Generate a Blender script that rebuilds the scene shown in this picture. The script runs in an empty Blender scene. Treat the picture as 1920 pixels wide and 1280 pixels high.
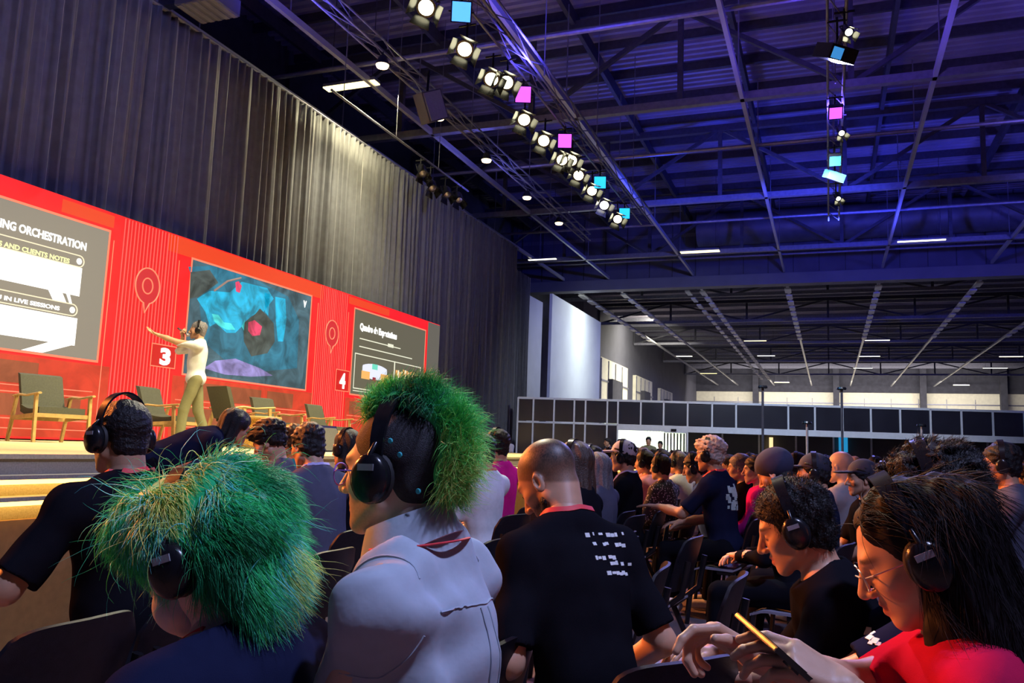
import bpy, math, random
import numpy as np
from mathutils import Vector, Matrix, Euler
from mathutils.bvhtree import BVHTree
PI = math.pi
random.seed(7)
SC = bpy.context.scene
COL = SC.collection

# ------------------------------------------------------------------ camera
CAM_F, CAM_Y, CAM_P, CAM_R, CAM_H = 1545.66, .369572, .127889, .0366857, 1.35
def cam_basis():
    cy, sy, cp, sp, cr, sr = math.cos(CAM_Y), math.sin(CAM_Y), math.cos(CAM_P), math.sin(CAM_P), math.cos(CAM_R), math.sin(CAM_R)
    f = Vector((-sy*cp, cy*cp, sp)); rt = Vector((cy, sy, 0)); up = rt.cross(f)
    return rt*cr + up*sr, up*cr - rt*sr, f
RT, UP, FW = cam_basis()
cd = bpy.data.cameras.new('camera'); cam = bpy.data.objects.new('camera', cd); COL.objects.link(cam)
cam.matrix_world = Matrix(((RT.x, UP.x, -FW.x, 0), (RT.y, UP.y, -FW.y, 0), (RT.z, UP.z, -FW.z, CAM_H), (0, 0, 0, 1)))
cd.sensor_width = 36; cd.lens = CAM_F/1920*36; cd.clip_start = .05; cd.clip_end = 400
SC.camera = cam
def at(px, py, d):
    return Vector((0, 0, CAM_H)) + (RT*((px-960)/CAM_F) - UP*((py-640)/CAM_F) + FW)*d
def on(px, py, ax, val):
    r = at(px, py, 1) - Vector((0, 0, CAM_H)); o = (0, 0, CAM_H)
    return Vector((0, 0, CAM_H)) + r*((val-o[ax])/r[ax])

# ------------------------------------------------------------------ view, world, lights
SC.view_settings.view_transform = 'Standard'; SC.view_settings.look = 'None'
SC.view_settings.gamma = 1; SC.view_settings.exposure = 0; SC.view_settings.use_curve_mapping = False
SC.cycles.use_denoising = True
SC.cycles.max_bounces = 5; SC.cycles.sample_clamp_indirect = 3
W = bpy.data.worlds.new('ambient_fill'); SC.world = W; W.use_nodes = True  # dim violet ambient added as fill, from no lamp in the hall
W.node_tree.nodes['Background'].inputs[0].default_value = (.11, .10, .36, 1)
W.node_tree.nodes['Background'].inputs[1].default_value = .11
def lamp(name, kind, loc, target, color, power, size=.3, spot=None, blend=.6, size_y=None):
    d = bpy.data.lights.new(name, kind); d.color = color; d.energy = power
    if kind == 'AREA':
        d.size = size
        if size_y: d.shape = 'RECTANGLE'; d.size_y = size_y
    else: d.shadow_soft_size = size
    if spot: d.spot_size = math.radians(spot); d.spot_blend = blend
    o = bpy.data.objects.new(name, d); COL.objects.link(o); o.location = loc
    if target is not None:
        o.rotation_euler = (Vector(target)-Vector(loc)).to_track_quat('-Z', 'Y').to_euler()
    return o
BLUE, VIOLET, CYAN, WARM = (.12, .12, 1), (.45, .14, 1), (.05, .45, 1), (1, .78, .36)
# wash from the lighting truss over the audience (violet and blue), aimed down at the seats
lamp('truss_wash', 'SPOT', (2.6, 1.0, 8.2), (0.2, 2.2, 1.0), (.50, .56, 1), 2500, .25, 70)
lamp('truss_wash', 'SPOT', (.2, 15.5, 8.2), (-.5, 5.5, 1.0), (.34, .34, 1), 1900, .25, 70)
lamp('truss_wash', 'SPOT', (.2, 21.0, 8.2), (-2, 14, 1.0), (.16, .16, 1), 1700, .25, 80)
lamp('truss_wash', 'SPOT', (-5.4, 23.5, 8.3), (2, 29, 2.0), (.15, .5, 1), 1100, .25, 80)
lamp('truss_key', 'SPOT', (-5.4, 9.5, 8.1), (-.6, 1.6, 1.1), (1, .95, .70), 3000, .2, 60)
lamp('added_header_tint', 'SPOT', (.2, 26.5, 8.3), (-3, 42, 12.2), (.05, .07, 1), 3000, .3, 110)  # blue spots added to colour the header wall, not a seat wash
lamp('added_header_tint', 'SPOT', (9, 25, 8.3), (12, 42, 12.2), (.12, .12, 1), 2000, .3, 110)
lamp('added_stage_fill', 'SPOT', (.2, 11, 8.6), (-5.5, 10, 1.1), (1, .84, .48), 2300, .25, 62)  # warm spot added to brighten the stage front, no fixture built for it
lamp('added_pavilion_fill', 'SPOT', (.2, 19, 8.3), (-3, 30, 2.2), (.72, .8, 1), 3600, .3, 80)  # cool spot added to lift the white pavilion profiles
# coloured lamps added to tint the roof, in place of haze
for (x, y, c, p) in ((-5.2, 14, (.10, .08, 1), 900), (.2, 18, (.12, .07, 1), 900), (6, 22, (.16, .12, .8), 650), (-5.4, 27, (.05, .08, 1), 800), (2, 33, (.05, .06, 1), 620), (5, 9, (.16, .09, 1), 700), (-9.2, 12, (.10, .09, .9), 420), (-9.6, 22, (.12, .12, .7), 320), (13, 24, (.15, .12, .8), 600)):
    lamp('added_roof_tint', 'SPOT', (x, y, 8.6), (x+.4, y+1, 14), c, p*1.25, .3, 150, .9)
# warm stage wash: fixtures on the front truss aimed at stage, and added orange lamps for the screen's glow on faces
for (x, y) in ((-4.8, 7), (-4.8, 11), (-4.8, 16)):
    lamp('stage_wash', 'SPOT', (x, y, 7.8), (-8.6, y, 1.6), (1, .84, .46), 2900, .2, 80)
for (x, y, ty, p) in ((-8.9, 3.0, 2.0, 1500), (-8.9, 9.0, 7.0, 1300), (-8.9, 15, 12, 1100)):
    lamp('added_face_glow', 'SPOT', (x, y, 4.6), (-.4, ty, 1.1), (1, .24, .045), p*3.3, .3, 70)
# strip luminaire grazing the drapes
lamp('drape_graze', 'SPOT', (-9.3, 16.6, 9.9), (-11.3, 17.2, 4.0), (1, .92, .66), 1700, .3, 95, .9)
lamp('drape_graze', 'AREA', (-10.6, 17.5, 10.4), (-11.2, 17.5, 6), (1, .9, .55), 260, 1.4, size_y=.15)
lamp('added_drape_tint', 'SPOT', (-5.4, 8, 8.4), (-11.6, 7.5, 6.5), (.25, .27, 1), 700, .3, 110)  # cool spots added to turn the drape blue-grey, not the strip luminaire
lamp('added_drape_tint', 'SPOT', (-5.4, 21, 8.4), (-11.6, 24, 6.0), (.25, .27, 1), 500, .3, 100)
# far hall: daylight tubes
for y in (52, 66, 80, 95):
    for x in (-9, 3, 14):
        lamp('far_hall_tube', 'AREA', (x, y, 9.9), (x, y, 0), (.28, .32, 1), 230, 3.0, size_y=.3)
lamp('far_wall_light', 'AREA', (2, 101, 9.6), (2, 110, 6), (1, .93, .82), 3000, 30, size_y=.5)
lamp('side_wall_light', 'AREA', (-11.5, 66, 9.9), (-16, 68, 5), (1, .95, .7), 3200, .5, size_y=24)
lamp('board_light', 'AREA', (-9.8, 43.8, 7.2), (-13, 43.8, 5.2), (.92, 1, .96), 250, 1, size_y=7)

# ------------------------------------------------------------------ materials
MATS = {}
def mat(name, col, rough=.6, metal=0, emit=0, ecol=None, noise=.12, scale=30, bump=.0, spec=.5, sheen=0, tint=None, mask=None, bscale=None, bdist=.01, coat=0):
    if name in MATS: return MATS[name]
    m = bpy.data.materials.new(name); m.use_nodes = True; nt = m.node_tree; N = nt.nodes; L = nt.links
    b = N['Principled BSDF']; b.inputs['Roughness'].default_value = rough; b.inputs['Metallic'].default_value = metal
    b.inputs['Specular IOR Level'].default_value = spec
    if sheen: b.inputs['Sheen Weight'].default_value = sheen; b.inputs['Sheen Roughness'].default_value = .4
    if coat: b.inputs['Coat Weight'].default_value = coat; b.inputs['Coat Roughness'].default_value = .22
    tc = N.new('ShaderNodeTexCoord'); nz = N.new('ShaderNodeTexNoise'); nz.inputs['Scale'].default_value = scale
    nz.inputs['Detail'].default_value = 4; L.new(tc.outputs['Object'], nz.inputs['Vector'])
    cr = N.new('ShaderNodeValToRGB'); L.new(nz.outputs['Fac'], cr.inputs[0])
    e = cr.color_ramp.elements; e[0].position = .3; e[1].position = .7
    e[0].color = tuple(c*(1-noise) for c in col[:3]) + (1,); e[1].color = tuple(min(1, c*(1+noise)) for c in col[:3]) + (1,)
    out = cr.outputs[0]
    if tint:                                  # dyed hair: colour from the per-strand attribute
        at_ = N.new('ShaderNodeAttribute'); at_.attribute_name = 'tint'
        r2 = N.new('ShaderNodeValToRGB'); L.new(at_.outputs['Fac'], r2.inputs[0])
        el = r2.color_ramp.elements
        while len(el) < len(tint): el.new(.5)
        for i, (p, c) in enumerate(tint): el[i].position = p; el[i].color = tuple(c) + (1,)
        out = r2.outputs[0]
    if mask:                                  # list of (attribute, colour)
        for an, mc in mask:
            at_ = N.new('ShaderNodeAttribute'); at_.attribute_name = an
            mx = N.new('ShaderNodeMix'); mx.data_type = 'RGBA'
            L.new(at_.outputs['Fac'], mx.inputs[0]); L.new(out, mx.inputs[6]); mx.inputs[7].default_value = tuple(mc) + (1,)
            out = mx.outputs[2]
    L.new(out, b.inputs['Base Color'])
    if bump:
        n2 = N.new('ShaderNodeTexNoise'); n2.inputs['Scale'].default_value = bscale or scale*4; n2.inputs['Detail'].default_value = 3
        L.new(tc.outputs['Object'], n2.inputs['Vector'])
        bp = N.new('ShaderNodeBump'); bp.inputs['Strength'].default_value = bump; bp.inputs['Distance'].default_value = bdist
        L.new(n2.outputs['Fac'], bp.inputs['Height']); L.new(bp.outputs[0], b.inputs['Normal'])
    if emit:
        b.inputs['Emission Color'].default_value = tuple(ecol or col)[:3] + (1,); b.inputs['Emission Strength'].default_value = emit
    MATS[name] = m
    return m
def s2l(r, g, b):
    f = lambda v: (v/255/12.92) if v/255 < .04045 else ((v/255+.055)/1.055)**2.4
    return (f(r), f(g), f(b))
def glow(name, rgb, k=1.0, vary=0):           # an LED display colour, given as sRGB
    c = s2l(*rgb)
    if vary and 'led_'+name not in MATS:
        m = mat('led_'+name, tuple(x*.05 for x in c), .5, emit=k, ecol=c, noise=0); nt = m.node_tree; nz = nt.nodes.new('ShaderNodeTexNoise'); nz.inputs['Scale'].default_value = 2.2; nz.inputs['Detail'].default_value = 8; nz.inputs['Distortion'].default_value = 1.2
        r = nt.nodes.new('ShaderNodeValToRGB'); e = r.color_ramp.elements; e[0].position = .35; e[1].position = .68; e[0].color = tuple(x*(1-vary) for x in c)+(1,); e[1].color = tuple(min(1, x*(1+vary)+.01*vary) for x in c)+(1,)
        nt.links.new(nt.nodes['Texture Coordinate'].outputs['Object'], nz.inputs['Vector']); nt.links.new(nz.outputs['Fac'], r.inputs[0]); nt.links.new(r.outputs[0], nt.nodes['Principled BSDF'].inputs['Emission Color'])
    return mat('led_'+name, tuple(x*.05 for x in c), .5, emit=k, ecol=c, noise=0)

# ------------------------------------------------------------------ tagging
def tag(o, label=None, cat=None, group=None, kind=None):
    if label: o['label'] = label
    if cat: o['category'] = cat
    if group: o['group'] = group
    if kind: o['kind'] = kind
    return o
def empty(name, loc=(0, 0, 0), rz=0, label=None, cat=None, group=None):
    o = bpy.data.objects.new(name, None); COL.objects.link(o); o.location = loc; o.rotation_euler = (0, 0, rz); o.empty_display_size = .1
    return tag(o, label, cat, group)
def link(name, mesh, parent=None, m=None):
    o = bpy.data.objects.new(name, mesh); COL.objects.link(o)
    if parent is not None: o.parent = parent
    if m is not None:
        if len(mesh.materials) == 0: mesh.materials.append(m)
        elif mesh.materials[0] != m:
            o.material_slots[0].link = 'OBJECT'; o.material_slots[0].material = m
    return o

# ------------------------------------------------------------------ mesh builder
class MB:
    def __init__(s): s.v = []; s.f = []; s.mi = []; s.cur = 0; s.smooth = False
    def add(s, vs, fs):
        n = len(s.v); s.v += [tuple(v) for v in vs]; s.f += [tuple(i+n for i in f) for f in fs]; s.mi += [s.cur]*len(fs); return s
    def box(s, c, d, R=None):
        x, y, z = d[0]/2, d[1]/2, d[2]/2
        vs = [Vector((a*x, b*y, e*z)) for a in (-1, 1) for b in (-1, 1) for e in (-1, 1)]
        if R is not None: vs = [R @ v for v in vs]
        vs = [v + Vector(c) for v in vs]
        return s.add(vs, [(0, 1, 3, 2), (4, 6, 7, 5), (0, 4, 5, 1), (2, 3, 7, 6), (0, 2, 6, 4), (1, 5, 7, 3)])
    def bbox(s, lo, hi): return s.box([(a+b)/2 for a, b in zip(lo, hi)], [b-a for a, b in zip(lo, hi)])
    def bar(s, a, b, w, h=None):
        a, b = Vector(a), Vector(b); d = b-a
        q = d.to_track_quat('Y', 'Z').to_matrix()
        return s.box((a+b)/2, (w, d.length, h or w), q)
    def tube(s, pts, r, n=8, closed=False, rr=None, flat=1.0):
        pts = [Vector(p) for p in pts]; m = len(pts); vs = []; fs = []
        up = Vector((0, 0, 1)); prev = None
        for i, p in enumerate(pts):
            t = (pts[(i+1) % m]-pts[i-1]) if closed else (pts[min(i+1, m-1)]-pts[max(i-1, 0)])
            t.normalize()
            if prev is None:
                u = t.cross(up)
                if u.length < .1: u = t.cross(Vector((1, 0, 0)))
            else: u = prev - t*prev.dot(t)
            u.normalize(); prev = u; w = t.cross(u)
            rad = rr[i] if rr else r
            for k in range(n):
                a = 2*PI*k/n; vs.append(p + u*math.cos(a)*rad + w*math.sin(a)*rad*flat)
        for i in range(m if closed else m-1):
            for k in range(n):
                j = (i+1) % m
                fs.append((i*n+k, i*n+(k+1) % n, j*n+(k+1) % n, j*n+k))
        if not closed: fs += [tuple(range(n-1, -1, -1)), tuple(range((m-1)*n, m*n))]
        return s.add(vs, fs)
    def lathe(s, prof, c=(0, 0, 0), R=None, n=20, sc=(1, 1)):     # prof: (radius, height) pairs about local Z
        vs = []; fs = []; m = len(prof)
        for r, h in prof:
            for k in range(n):
                a = 2*PI*k/n; vs.append(Vector((r*math.cos(a)*sc[0], r*math.sin(a)*sc[1], h)))
        for i in range(m-1):
            for k in range(n): fs.append((i*n+k, i*n+(k+1) % n, (i+1)*n+(k+1) % n, (i+1)*n+k))
        fs += [tuple(range(n-1, -1, -1)), tuple(range((m-1)*n, m*n))]
        if R is not None: vs = [R @ v for v in vs]
        return s.add([v+Vector(c) for v in vs], fs)
    def sheet(s, fn, nu, nv, th, closed_u=False):                 # thick surface fn(u,v)->(point, normal)
        top = []; bot = []
        for j in range(nv+1):
            for i in range(nu+1):
                p, n = fn(i/nu, j/nv); top.append(Vector(p)+Vector(n)*th/2); bot.append(Vector(p)-Vector(n)*th/2)
        o = len(top); fs = []; ix = lambda i, j: j*(nu+1)+i
        for j in range(nv):
            for i in range(nu):
                fs.append((ix(i, j), ix(i+1, j), ix(i+1, j+1), ix(i, j+1))); fs.append((o+ix(i, j+1), o+ix(i+1, j+1), o+ix(i+1, j), o+ix(i, j)))
        for i in range(nu):
            fs.append((o+ix(i, 0), o+ix(i+1, 0), ix(i+1, 0), ix(i, 0))); fs.append((ix(i, nv), ix(i+1, nv), o+ix(i+1, nv), o+ix(i, nv)))
        for j in range(nv):
            fs.append((ix(0, j), ix(0, j+1), o+ix(0, j+1), o+ix(0, j))); fs.append((o+ix(nu, j), o+ix(nu, j+1), ix(nu, j+1), ix(nu, j)))
        return s.add(top+bot, fs)
    def mesh(s, name, smooth=None, angle=None):
        me = bpy.data.meshes.new(name); me.from_pydata(s.v, [], s.f)
        if any(s.mi): me.polygons.foreach_set('material_index', s.mi)
        if smooth or (smooth is None and s.smooth): me.polygons.foreach_set('use_smooth', [True]*len(s.f))
        me.update()
        if angle:
            try: me.set_sharp_from_angle(angle=math.radians(angle))
            except Exception: pass
        return me
    def build(s, name, m, parent=None, smooth=None, angle=35):
        me = s.mesh(name, smooth, angle if smooth else None)
        o = bpy.data.objects.new(name, me); COL.objects.link(o)
        for mm in (m if isinstance(m, (list, tuple)) else [m]): me.materials.append(mm)
        if parent is not None: o.parent = parent
        return o
def np_mesh(name, v, f, smooth=True):
    me = bpy.data.meshes.new(name); nf = len(f); k = f.shape[1] if nf else 4
    me.vertices.add(len(v)); me.vertices.foreach_set('co', np.asarray(v, np.float32).ravel())
    me.loops.add(nf*k); me.loops.foreach_set('vertex_index', np.asarray(f, np.int32).ravel())
    me.polygons.add(nf); me.polygons.foreach_set('loop_start', np.arange(0, nf*k, k, dtype=np.int32))
    me.polygons.foreach_set('loop_total', np.full(nf, k, np.int32))
    if smooth: me.polygons.foreach_set('use_smooth', np.ones(nf, bool))
    me.update(calc_edges=True); me.validate()
    return me
def attr(me, name, vals):
    a = me.attributes.new(name, 'FLOAT', 'POINT'); a.data.foreach_set('value', np.asarray(vals, np.float32))

# ------------------------------------------------------------------ implicit surfaces (organic shapes)
class Vox:
    def __init__(s, lo, hi, h):
        s.h = h; s.ax = [np.arange(lo[i], hi[i]+h, h).astype(np.float32) for i in range(3)]
        s.f = np.full([len(a) for a in s.ax], .2, np.float32)
    def _sub(s, lo, hi):
        sl = []
        for i in range(3):
            a = np.searchsorted(s.ax[i], lo[i]); b = np.searchsorted(s.ax[i], hi[i]); sl.append(slice(int(a), int(b)))
        return tuple(sl)
    def put(s, fn, lo, hi, k=.01, mode='add', clip=None):
        pad = k+2.5*s.h; sl = s._sub([a-pad for a in lo], [a+pad for a in hi])
        if any(x.stop <= x.start for x in sl): return s
        X = s.ax[0][sl[0]][:, None, None]; Y = s.ax[1][sl[1]][None, :, None]; Z = s.ax[2][sl[2]][None, None, :]
        d = fn(X, Y, Z)
        if clip is not None:
            for (p, n) in clip: d = np.maximum(d, (X-p[0])*n[0]+(Y-p[1])*n[1]+(Z-p[2])*n[2])
        a = s.f[sl]
        if mode == 'add':
            h = np.clip(.5+.5*(a-d)/k, 0, 1); s.f[sl] = a*(1-h)+d*h-k*h*(1-h)
        elif mode == 'sub':
            d = -d; h = np.clip(.5-.5*(a-d)/k, 0, 1); s.f[sl] = a*(1-h)+d*h+k*h*(1-h)
        return s
    def cone(s, a, b, r1, r2=None, k=.01, mode='add', clip=None):
        a = np.array(a, float); b = np.array(b, float); r2 = r1 if r2 is None else r2; ba = b-a; L = max(float(ba@ba), 1e-9); m = max(r1, r2)
        def fn(X, Y, Z):
            x = X-a[0]; y = Y-a[1]; z = Z-a[2]; t = np.clip((x*ba[0]+y*ba[1]+z*ba[2])/L, 0, 1)
            return np.sqrt((x-t*ba[0])**2+(y-t*ba[1])**2+(z-t*ba[2])**2)-(r1+(r2-r1)*t)
        return s.put(fn, np.minimum(a, b)-m, np.maximum(a, b)+m, k, mode, clip)
    def ell(s, c, r, k=.01, R=None, mode='add', clip=None):
        c = np.array(c, float); r = np.array(r, float); M = np.eye(3) if R is None else np.array(R)
        ext = np.sqrt(((M*r[None, :])**2).sum(1))
        def fn(X, Y, Z):
            x = X-c[0]; y = Y-c[1]; z = Z-c[2]
            q = [(M[0, i]*x+M[1, i]*y+M[2, i]*z) for i in range(3)]
            k0 = np.sqrt((q[0]/r[0])**2+(q[1]/r[1])**2+(q[2]/r[2])**2); k1 = np.sqrt((q[0]/r[0]**2)**2+(q[1]/r[1]**2)**2+(q[2]/r[2]**2)**2)+1e-6
            return k0*(k0-1)/k1
        return s.put(fn, c-ext, c+ext, k, mode, clip)
    def warp(s, fn):
        X = s.ax[0][:, None, None]; Y = s.ax[1][None, :, None]; Z = s.ax[2][None, None, :]
        s.f = s.f + fn(X, Y, Z); return s
    def plane(s, p, n):
        X = s.ax[0][:, None, None]; Y = s.ax[1][None, :, None]; Z = s.ax[2][None, None, :]
        s.f = np.maximum(s.f, (X-p[0])*n[0]+(Y-p[1])*n[1]+(Z-p[2])*n[2]); return s
    def nets(s):
        f = s.f; ins = f < 0
        c = np.zeros([d-1 for d in f.shape], np.int8)
        for i in (0, 1):
            for j in (0, 1):
                for k in (0, 1): c += ins[i:ins.shape[0]-1+i, j:ins.shape[1]-1+j, k:ins.shape[2]-1+k]
        A = np.argwhere((c > 0) & (c < 8)); n = len(A)
        idx = np.full(c.shape, -1, np.int32); idx[A[:, 0], A[:, 1], A[:, 2]] = np.arange(n)
        acc = np.zeros((n, 3)); cnt = np.zeros(n)
        corners = [(i, j, k) for i in (0, 1) for j in (0, 1) for k in (0, 1)]
        for a in corners:
            for ax in range(3):
                if a[ax]: continue
                b = list(a); b[ax] = 1
                fa = f[A[:, 0]+a[0], A[:, 1]+a[1], A[:, 2]+a[2]]; fb = f[A[:, 0]+b[0], A[:, 1]+b[1], A[:, 2]+b[2]]
                m = (fa < 0) != (fb < 0); t = np.where(m, fa/(fa-fb+1e-12), 0)
                p = np.tile(np.array(a, float), (n, 1)); p[:, ax] += t
                acc[m] += p[m]; cnt[m] += 1
        P = (A + acc/np.maximum(cnt, 1)[:, None])*s.h + np.array([a[0] for a in s.ax])
        F = []
        for ax in range(3):
            o = [0, 1, 2]; o.remove(ax); u, w = o
            sl0 = [slice(None)]*3; sl1 = [slice(None)]*3; sl0[ax] = slice(0, -1); sl1[ax] = slice(1, None)
            a0 = ins[tuple(sl0)]; a1 = ins[tuple(sl1)]
            E = np.argwhere(a0 != a1); E = E[(E[:, u] > 0) & (E[:, w] > 0) & (E[:, u] < f.shape[u]-1) & (E[:, w] < f.shape[w]-1)]
            if not len(E): continue
            q = []
            for du, dw in ((-1, -1), (0, -1), (0, 0), (-1, 0)):
                e = E.copy(); e[:, u] += du; e[:, w] += dw; q.append(idx[e[:, 0], e[:, 1], e[:, 2]])
            q = np.stack(q, 1); flip = a0[E[:, 0], E[:, 1], E[:, 2]]
            if ax == 1: flip = ~flip
            q[~flip] = q[~flip][:, ::-1]; F.append(q)
        F = np.concatenate(F) if F else np.zeros((0, 4), np.int32)
        F = F[(F >= 0).all(1)]
        return P, F
def wob(*terms):                                # smooth pseudo-noise made of sines
    rs = np.random.RandomState(int(terms[0])); amp, freq, n = terms[1], terms[2], 5
    K = rs.normal(size=(n, 3)); K /= np.linalg.norm(K, axis=1)[:, None]; K *= freq*(.6+.9*rs.rand(n))[:, None]; ph = rs.rand(n)*6.28
    def fn(X, Y, Z):
        o = 0
        for i in range(n): o = o+np.sin(K[i, 0]*X+K[i, 1]*Y+K[i, 2]*Z+ph[i])
        return (o*amp/n*1.6).astype(np.float32)
    return fn

# ------------------------------------------------------------------ common materials
M = dict(
 carpet=mat('event_carpet', (.10, .075, .10), .95, noise=.35, scale=60, bump=.5, bscale=400, sheen=.2),
 roof=mat('painted_deck', (.24, .22, .30), .8, noise=.25, scale=.6, bump=.1),
 steel=mat('dark_steel', (.055, .055, .075), .55, metal=.3, noise=.2, scale=8),
 steel2=mat('pipe_steel', (.22, .22, .28), .45, metal=.5, noise=.15, scale=8),
 alu=mat('aluminium', (.62, .62, .66), .35, metal=.75, noise=.08, scale=20),
 white=mat('white_profile', (.78, .78, .80), .4, noise=.05, scale=10),
 drape=mat('black_drape', (.10, .10, .105), .62, noise=.15, scale=5, sheen=.5, bump=.2, bscale=600),
 wall=mat('dark_wall', (.05, .05, .07), .9, noise=.2, scale=2),
 cream=mat('cream_cladding', (.78, .74, .60), .7, noise=.08, scale=3),
 panel=mat('black_panel', (.02, .02, .028), .2, noise=.3, scale=1.5, coat=1, spec=1),
 board=mat('white_board', (.80, .84, .86), .5, noise=.05, scale=1),
 stage=mat('stage_carpet', (.78, .68, .38), .95, noise=.12, scale=80, bump=.4, bscale=300),
 fascia=mat('stage_fascia', (.44, .39, .29), .9, noise=.15, scale=90, bump=.4, bscale=300),
 wood=mat('pale_oak', (.55, .36, .13), .45, noise=.2, scale=14),
 cushion=mat('grey_cushion', (.075, .08, .06), .85, noise=.15, scale=60, bump=.3, bscale=400),
 black=mat('black_plastic', (.010, .010, .013), .24, spec=.35, noise=.2, scale=40),
 blackmat=mat('black_rubber', (.012, .012, .014), .7, noise=.2, scale=60),
 shell=mat('chair_shell', (.010, .010, .016), .42, spec=.15, noise=.2, scale=50, bump=.15, bscale=500),
 seat=mat('chair_seat_pad', (.30, .28, .36), .5, noise=.1, scale=40, bump=.1),
 tube=mat('chair_tube', (.02, .02, .026), .3, metal=.6, noise=.1, scale=30),
 duct=mat('galvanised_duct', (.12, .12, .17), .5, metal=.2, noise=.2, scale=1.5),
)
def lit(name, col, k): return mat(name, tuple(min(1, c) for c in col), .5, emit=k, ecol=col, noise=0)

# ------------------------------------------------------------------ room shell
tag(MB().bbox((-17, -8, -.2), (30, 112, 0)).build('floor', M['carpet']), 'dark violet-grey event carpet over the whole hall', 'floor', kind='structure')
ceil_ = MB().bbox((-17, -8, 14), (30, 42.4, 14.2)).build('ceiling', M['roof']); tag(ceil_, 'dark ribbed metal roof deck over the stage hall', 'ceiling', kind='structure')
b = MB()
for i in range(150): b.bbox((-16.9, -7.9+i*.335, 13.9), (29.9, -7.9+i*.335+.13, 14.0))
b.build('deck_ribs', M['roof'], ceil_)
for y in np.arange(-6, 42, 2.1):
    MB().bbox((-16.9, y, 13.62), (29.9, y+.1, 13.9)).build('purlin', M['steel'], ceil_)
c2 = MB().bbox((-17, 42.4, 12.6), (30, 112, 12.8)).build('ceiling', M['roof']); tag(c2, 'roof deck of the farther hall beyond the header beam', 'ceiling', kind='structure')
for y in np.arange(44, 110, 3.0):
    MB().bbox((-16.9, y, 12.3), (29.9, y+.12, 12.6)).build('purlin', M['steel2'], c2)
wl = MB().bbox((-16.6, -8, 0), (-16.3, 56, 14)).build('wall_left', M['wall']); tag(wl, 'dark side wall behind the stage drape', 'wall', kind='structure')
wl2 = MB().bbox((-16.6, 56, 0), (-16.3, 110, 12.6)).build('wall_left', mat('grey_cladding', (.10, .10, .14), .8, noise=.1, scale=1)); tag(wl2, 'side wall of the far hall with cream bays', 'wall', kind='structure')
for i, (pa, pb) in enumerate(((1118, 1170), (1186, 1217), (1233, 1256))):
    ya = on(pa, 735, 0, -16.3).y; yb = on(pb, 735, 0, -16.3).y
    bay = MB().bbox((-16.3, ya, 1), (-16.0, yb, 8.4-.25*i)).build('cladding_bay', M['cream'], wl2)
    k = MB(); w_ = yb-ya
    for q in range(4): k.bbox((-16.0, ya+w_*q/4, 1), (-15.93, ya+w_*q/4+.12, 8.3-.25*i))
    for z in (3.4, 5.0, 6.6): k.bbox((-16.0, ya, z), (-15.9, yb, z+.12))
    k.build('frame_rail', M['steel2'], bay)
    MB().bbox((-15.95, ya+w_*.25, 5.1), (-15.6, ya+w_*.62, 6.9)).build('louvre_box', M['wall'], bay)
wf = MB().bbox((-17, 110, 0), (30, 110.4, 12.6)).build('wall_far', M['cream']); tag(wf, 'cream clad end wall of the far hall', 'wall', kind='structure')
k = MB()
for z in (7.0, 8.2): k.bbox((-16.9, 109.9, z), (29.9, 110, z+.14))
for x in np.arange(-14, 30, 3.0): k.bbox((x, 109.93, 0), (x+.06, 110, 8.9))
k.build('frame_rail', M['steel2'], wf)
MB().bbox((-16.9, 109.6, 9.6), (29.9, 110, 12.6)).build('upper_band', M['wall'], wf)
for px in (1417, 1568, 1731, 1882, 1268):
    p = on(px, 740, 1, 109)
    MB().bbox((p.x-.35, 108.6, 0), (p.x+.35, 109.4, 12.5)).build('column', M['wall'], wf)
hd = MB().bbox((-16.3, 42.4, 9.95), (30, 42.9, 14)).build('wall_divider', mat('header_panel', (.10, .10, .16), .75, noise=.15, scale=1.2)); tag(hd, 'dark header wall of the folding partition crossing the hall', 'wall', kind='structure')
MB().bbox((-16.3, 42.25, 9.9), (30, 42.95, 10.45)).build('track_beam', mat('track_beam', (.16, .16, .20), .5, noise=.1, scale=1), hd)
k = MB()
for i in range(38): k.bbox((-16+i*1.2, 42.36, 10.5), (-15.96+i*1.2, 42.4, 14))
k.build('panel_joint', M['steel'], hd)
# roof trusses across the hall (children of the ceiling)
def truss_x(y, z0, z1, x0, x1, par, bay=4.2, m=M['steel']):
    tr = MB().bbox((x0, y-.11, z1-.12), (x1, y+.11, z1+.12)).build('roof_truss', m, par)
    MB().bbox((x0, y-.1, z0-.1), (x1, y+.1, z0+.1)).build('bottom_chord', M['steel2'] if m is M['steel'] else m, tr)
    x = x0; i = 0
    while x < x1-.1:
        MB().bar((x, y, z0), (x, y, z1), .14).build('post', m, tr)
        a, c = ((x, y, z0), (x+bay, y, z1)) if i % 2 == 0 else ((x, y, z1), (x+bay, y, z0))
        MB().bar(a, c, .12).build('web_member', m, tr)
        x += bay; i += 1
for y in (12.8, 21.0, 29.6, 37.6): truss_x(y, 10.55, 13.2, -16.2, 21.6, ceil_)
for y in (50, 60, 72, 86, 100): truss_x(y, 10.9, 12.3, -16.2, 21.6, c2, 5.4)
for y in (16.9, 25.1, 33.2, 39.5):
    MB().tube([(-16.2, y, 10.75), (29.8, y, 10.75)], .06, 8).build('conduit_pipe', M['steel2'], ceil_, True)
# longitudinal joists between the trusses
for x in np.arange(-15, 22, 4.2):
    MB().bbox((x-.06, -7.8, 13.2), (x+.06, 42.3, 13.6)).build('joist', M['steel'], ceil_)
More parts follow.
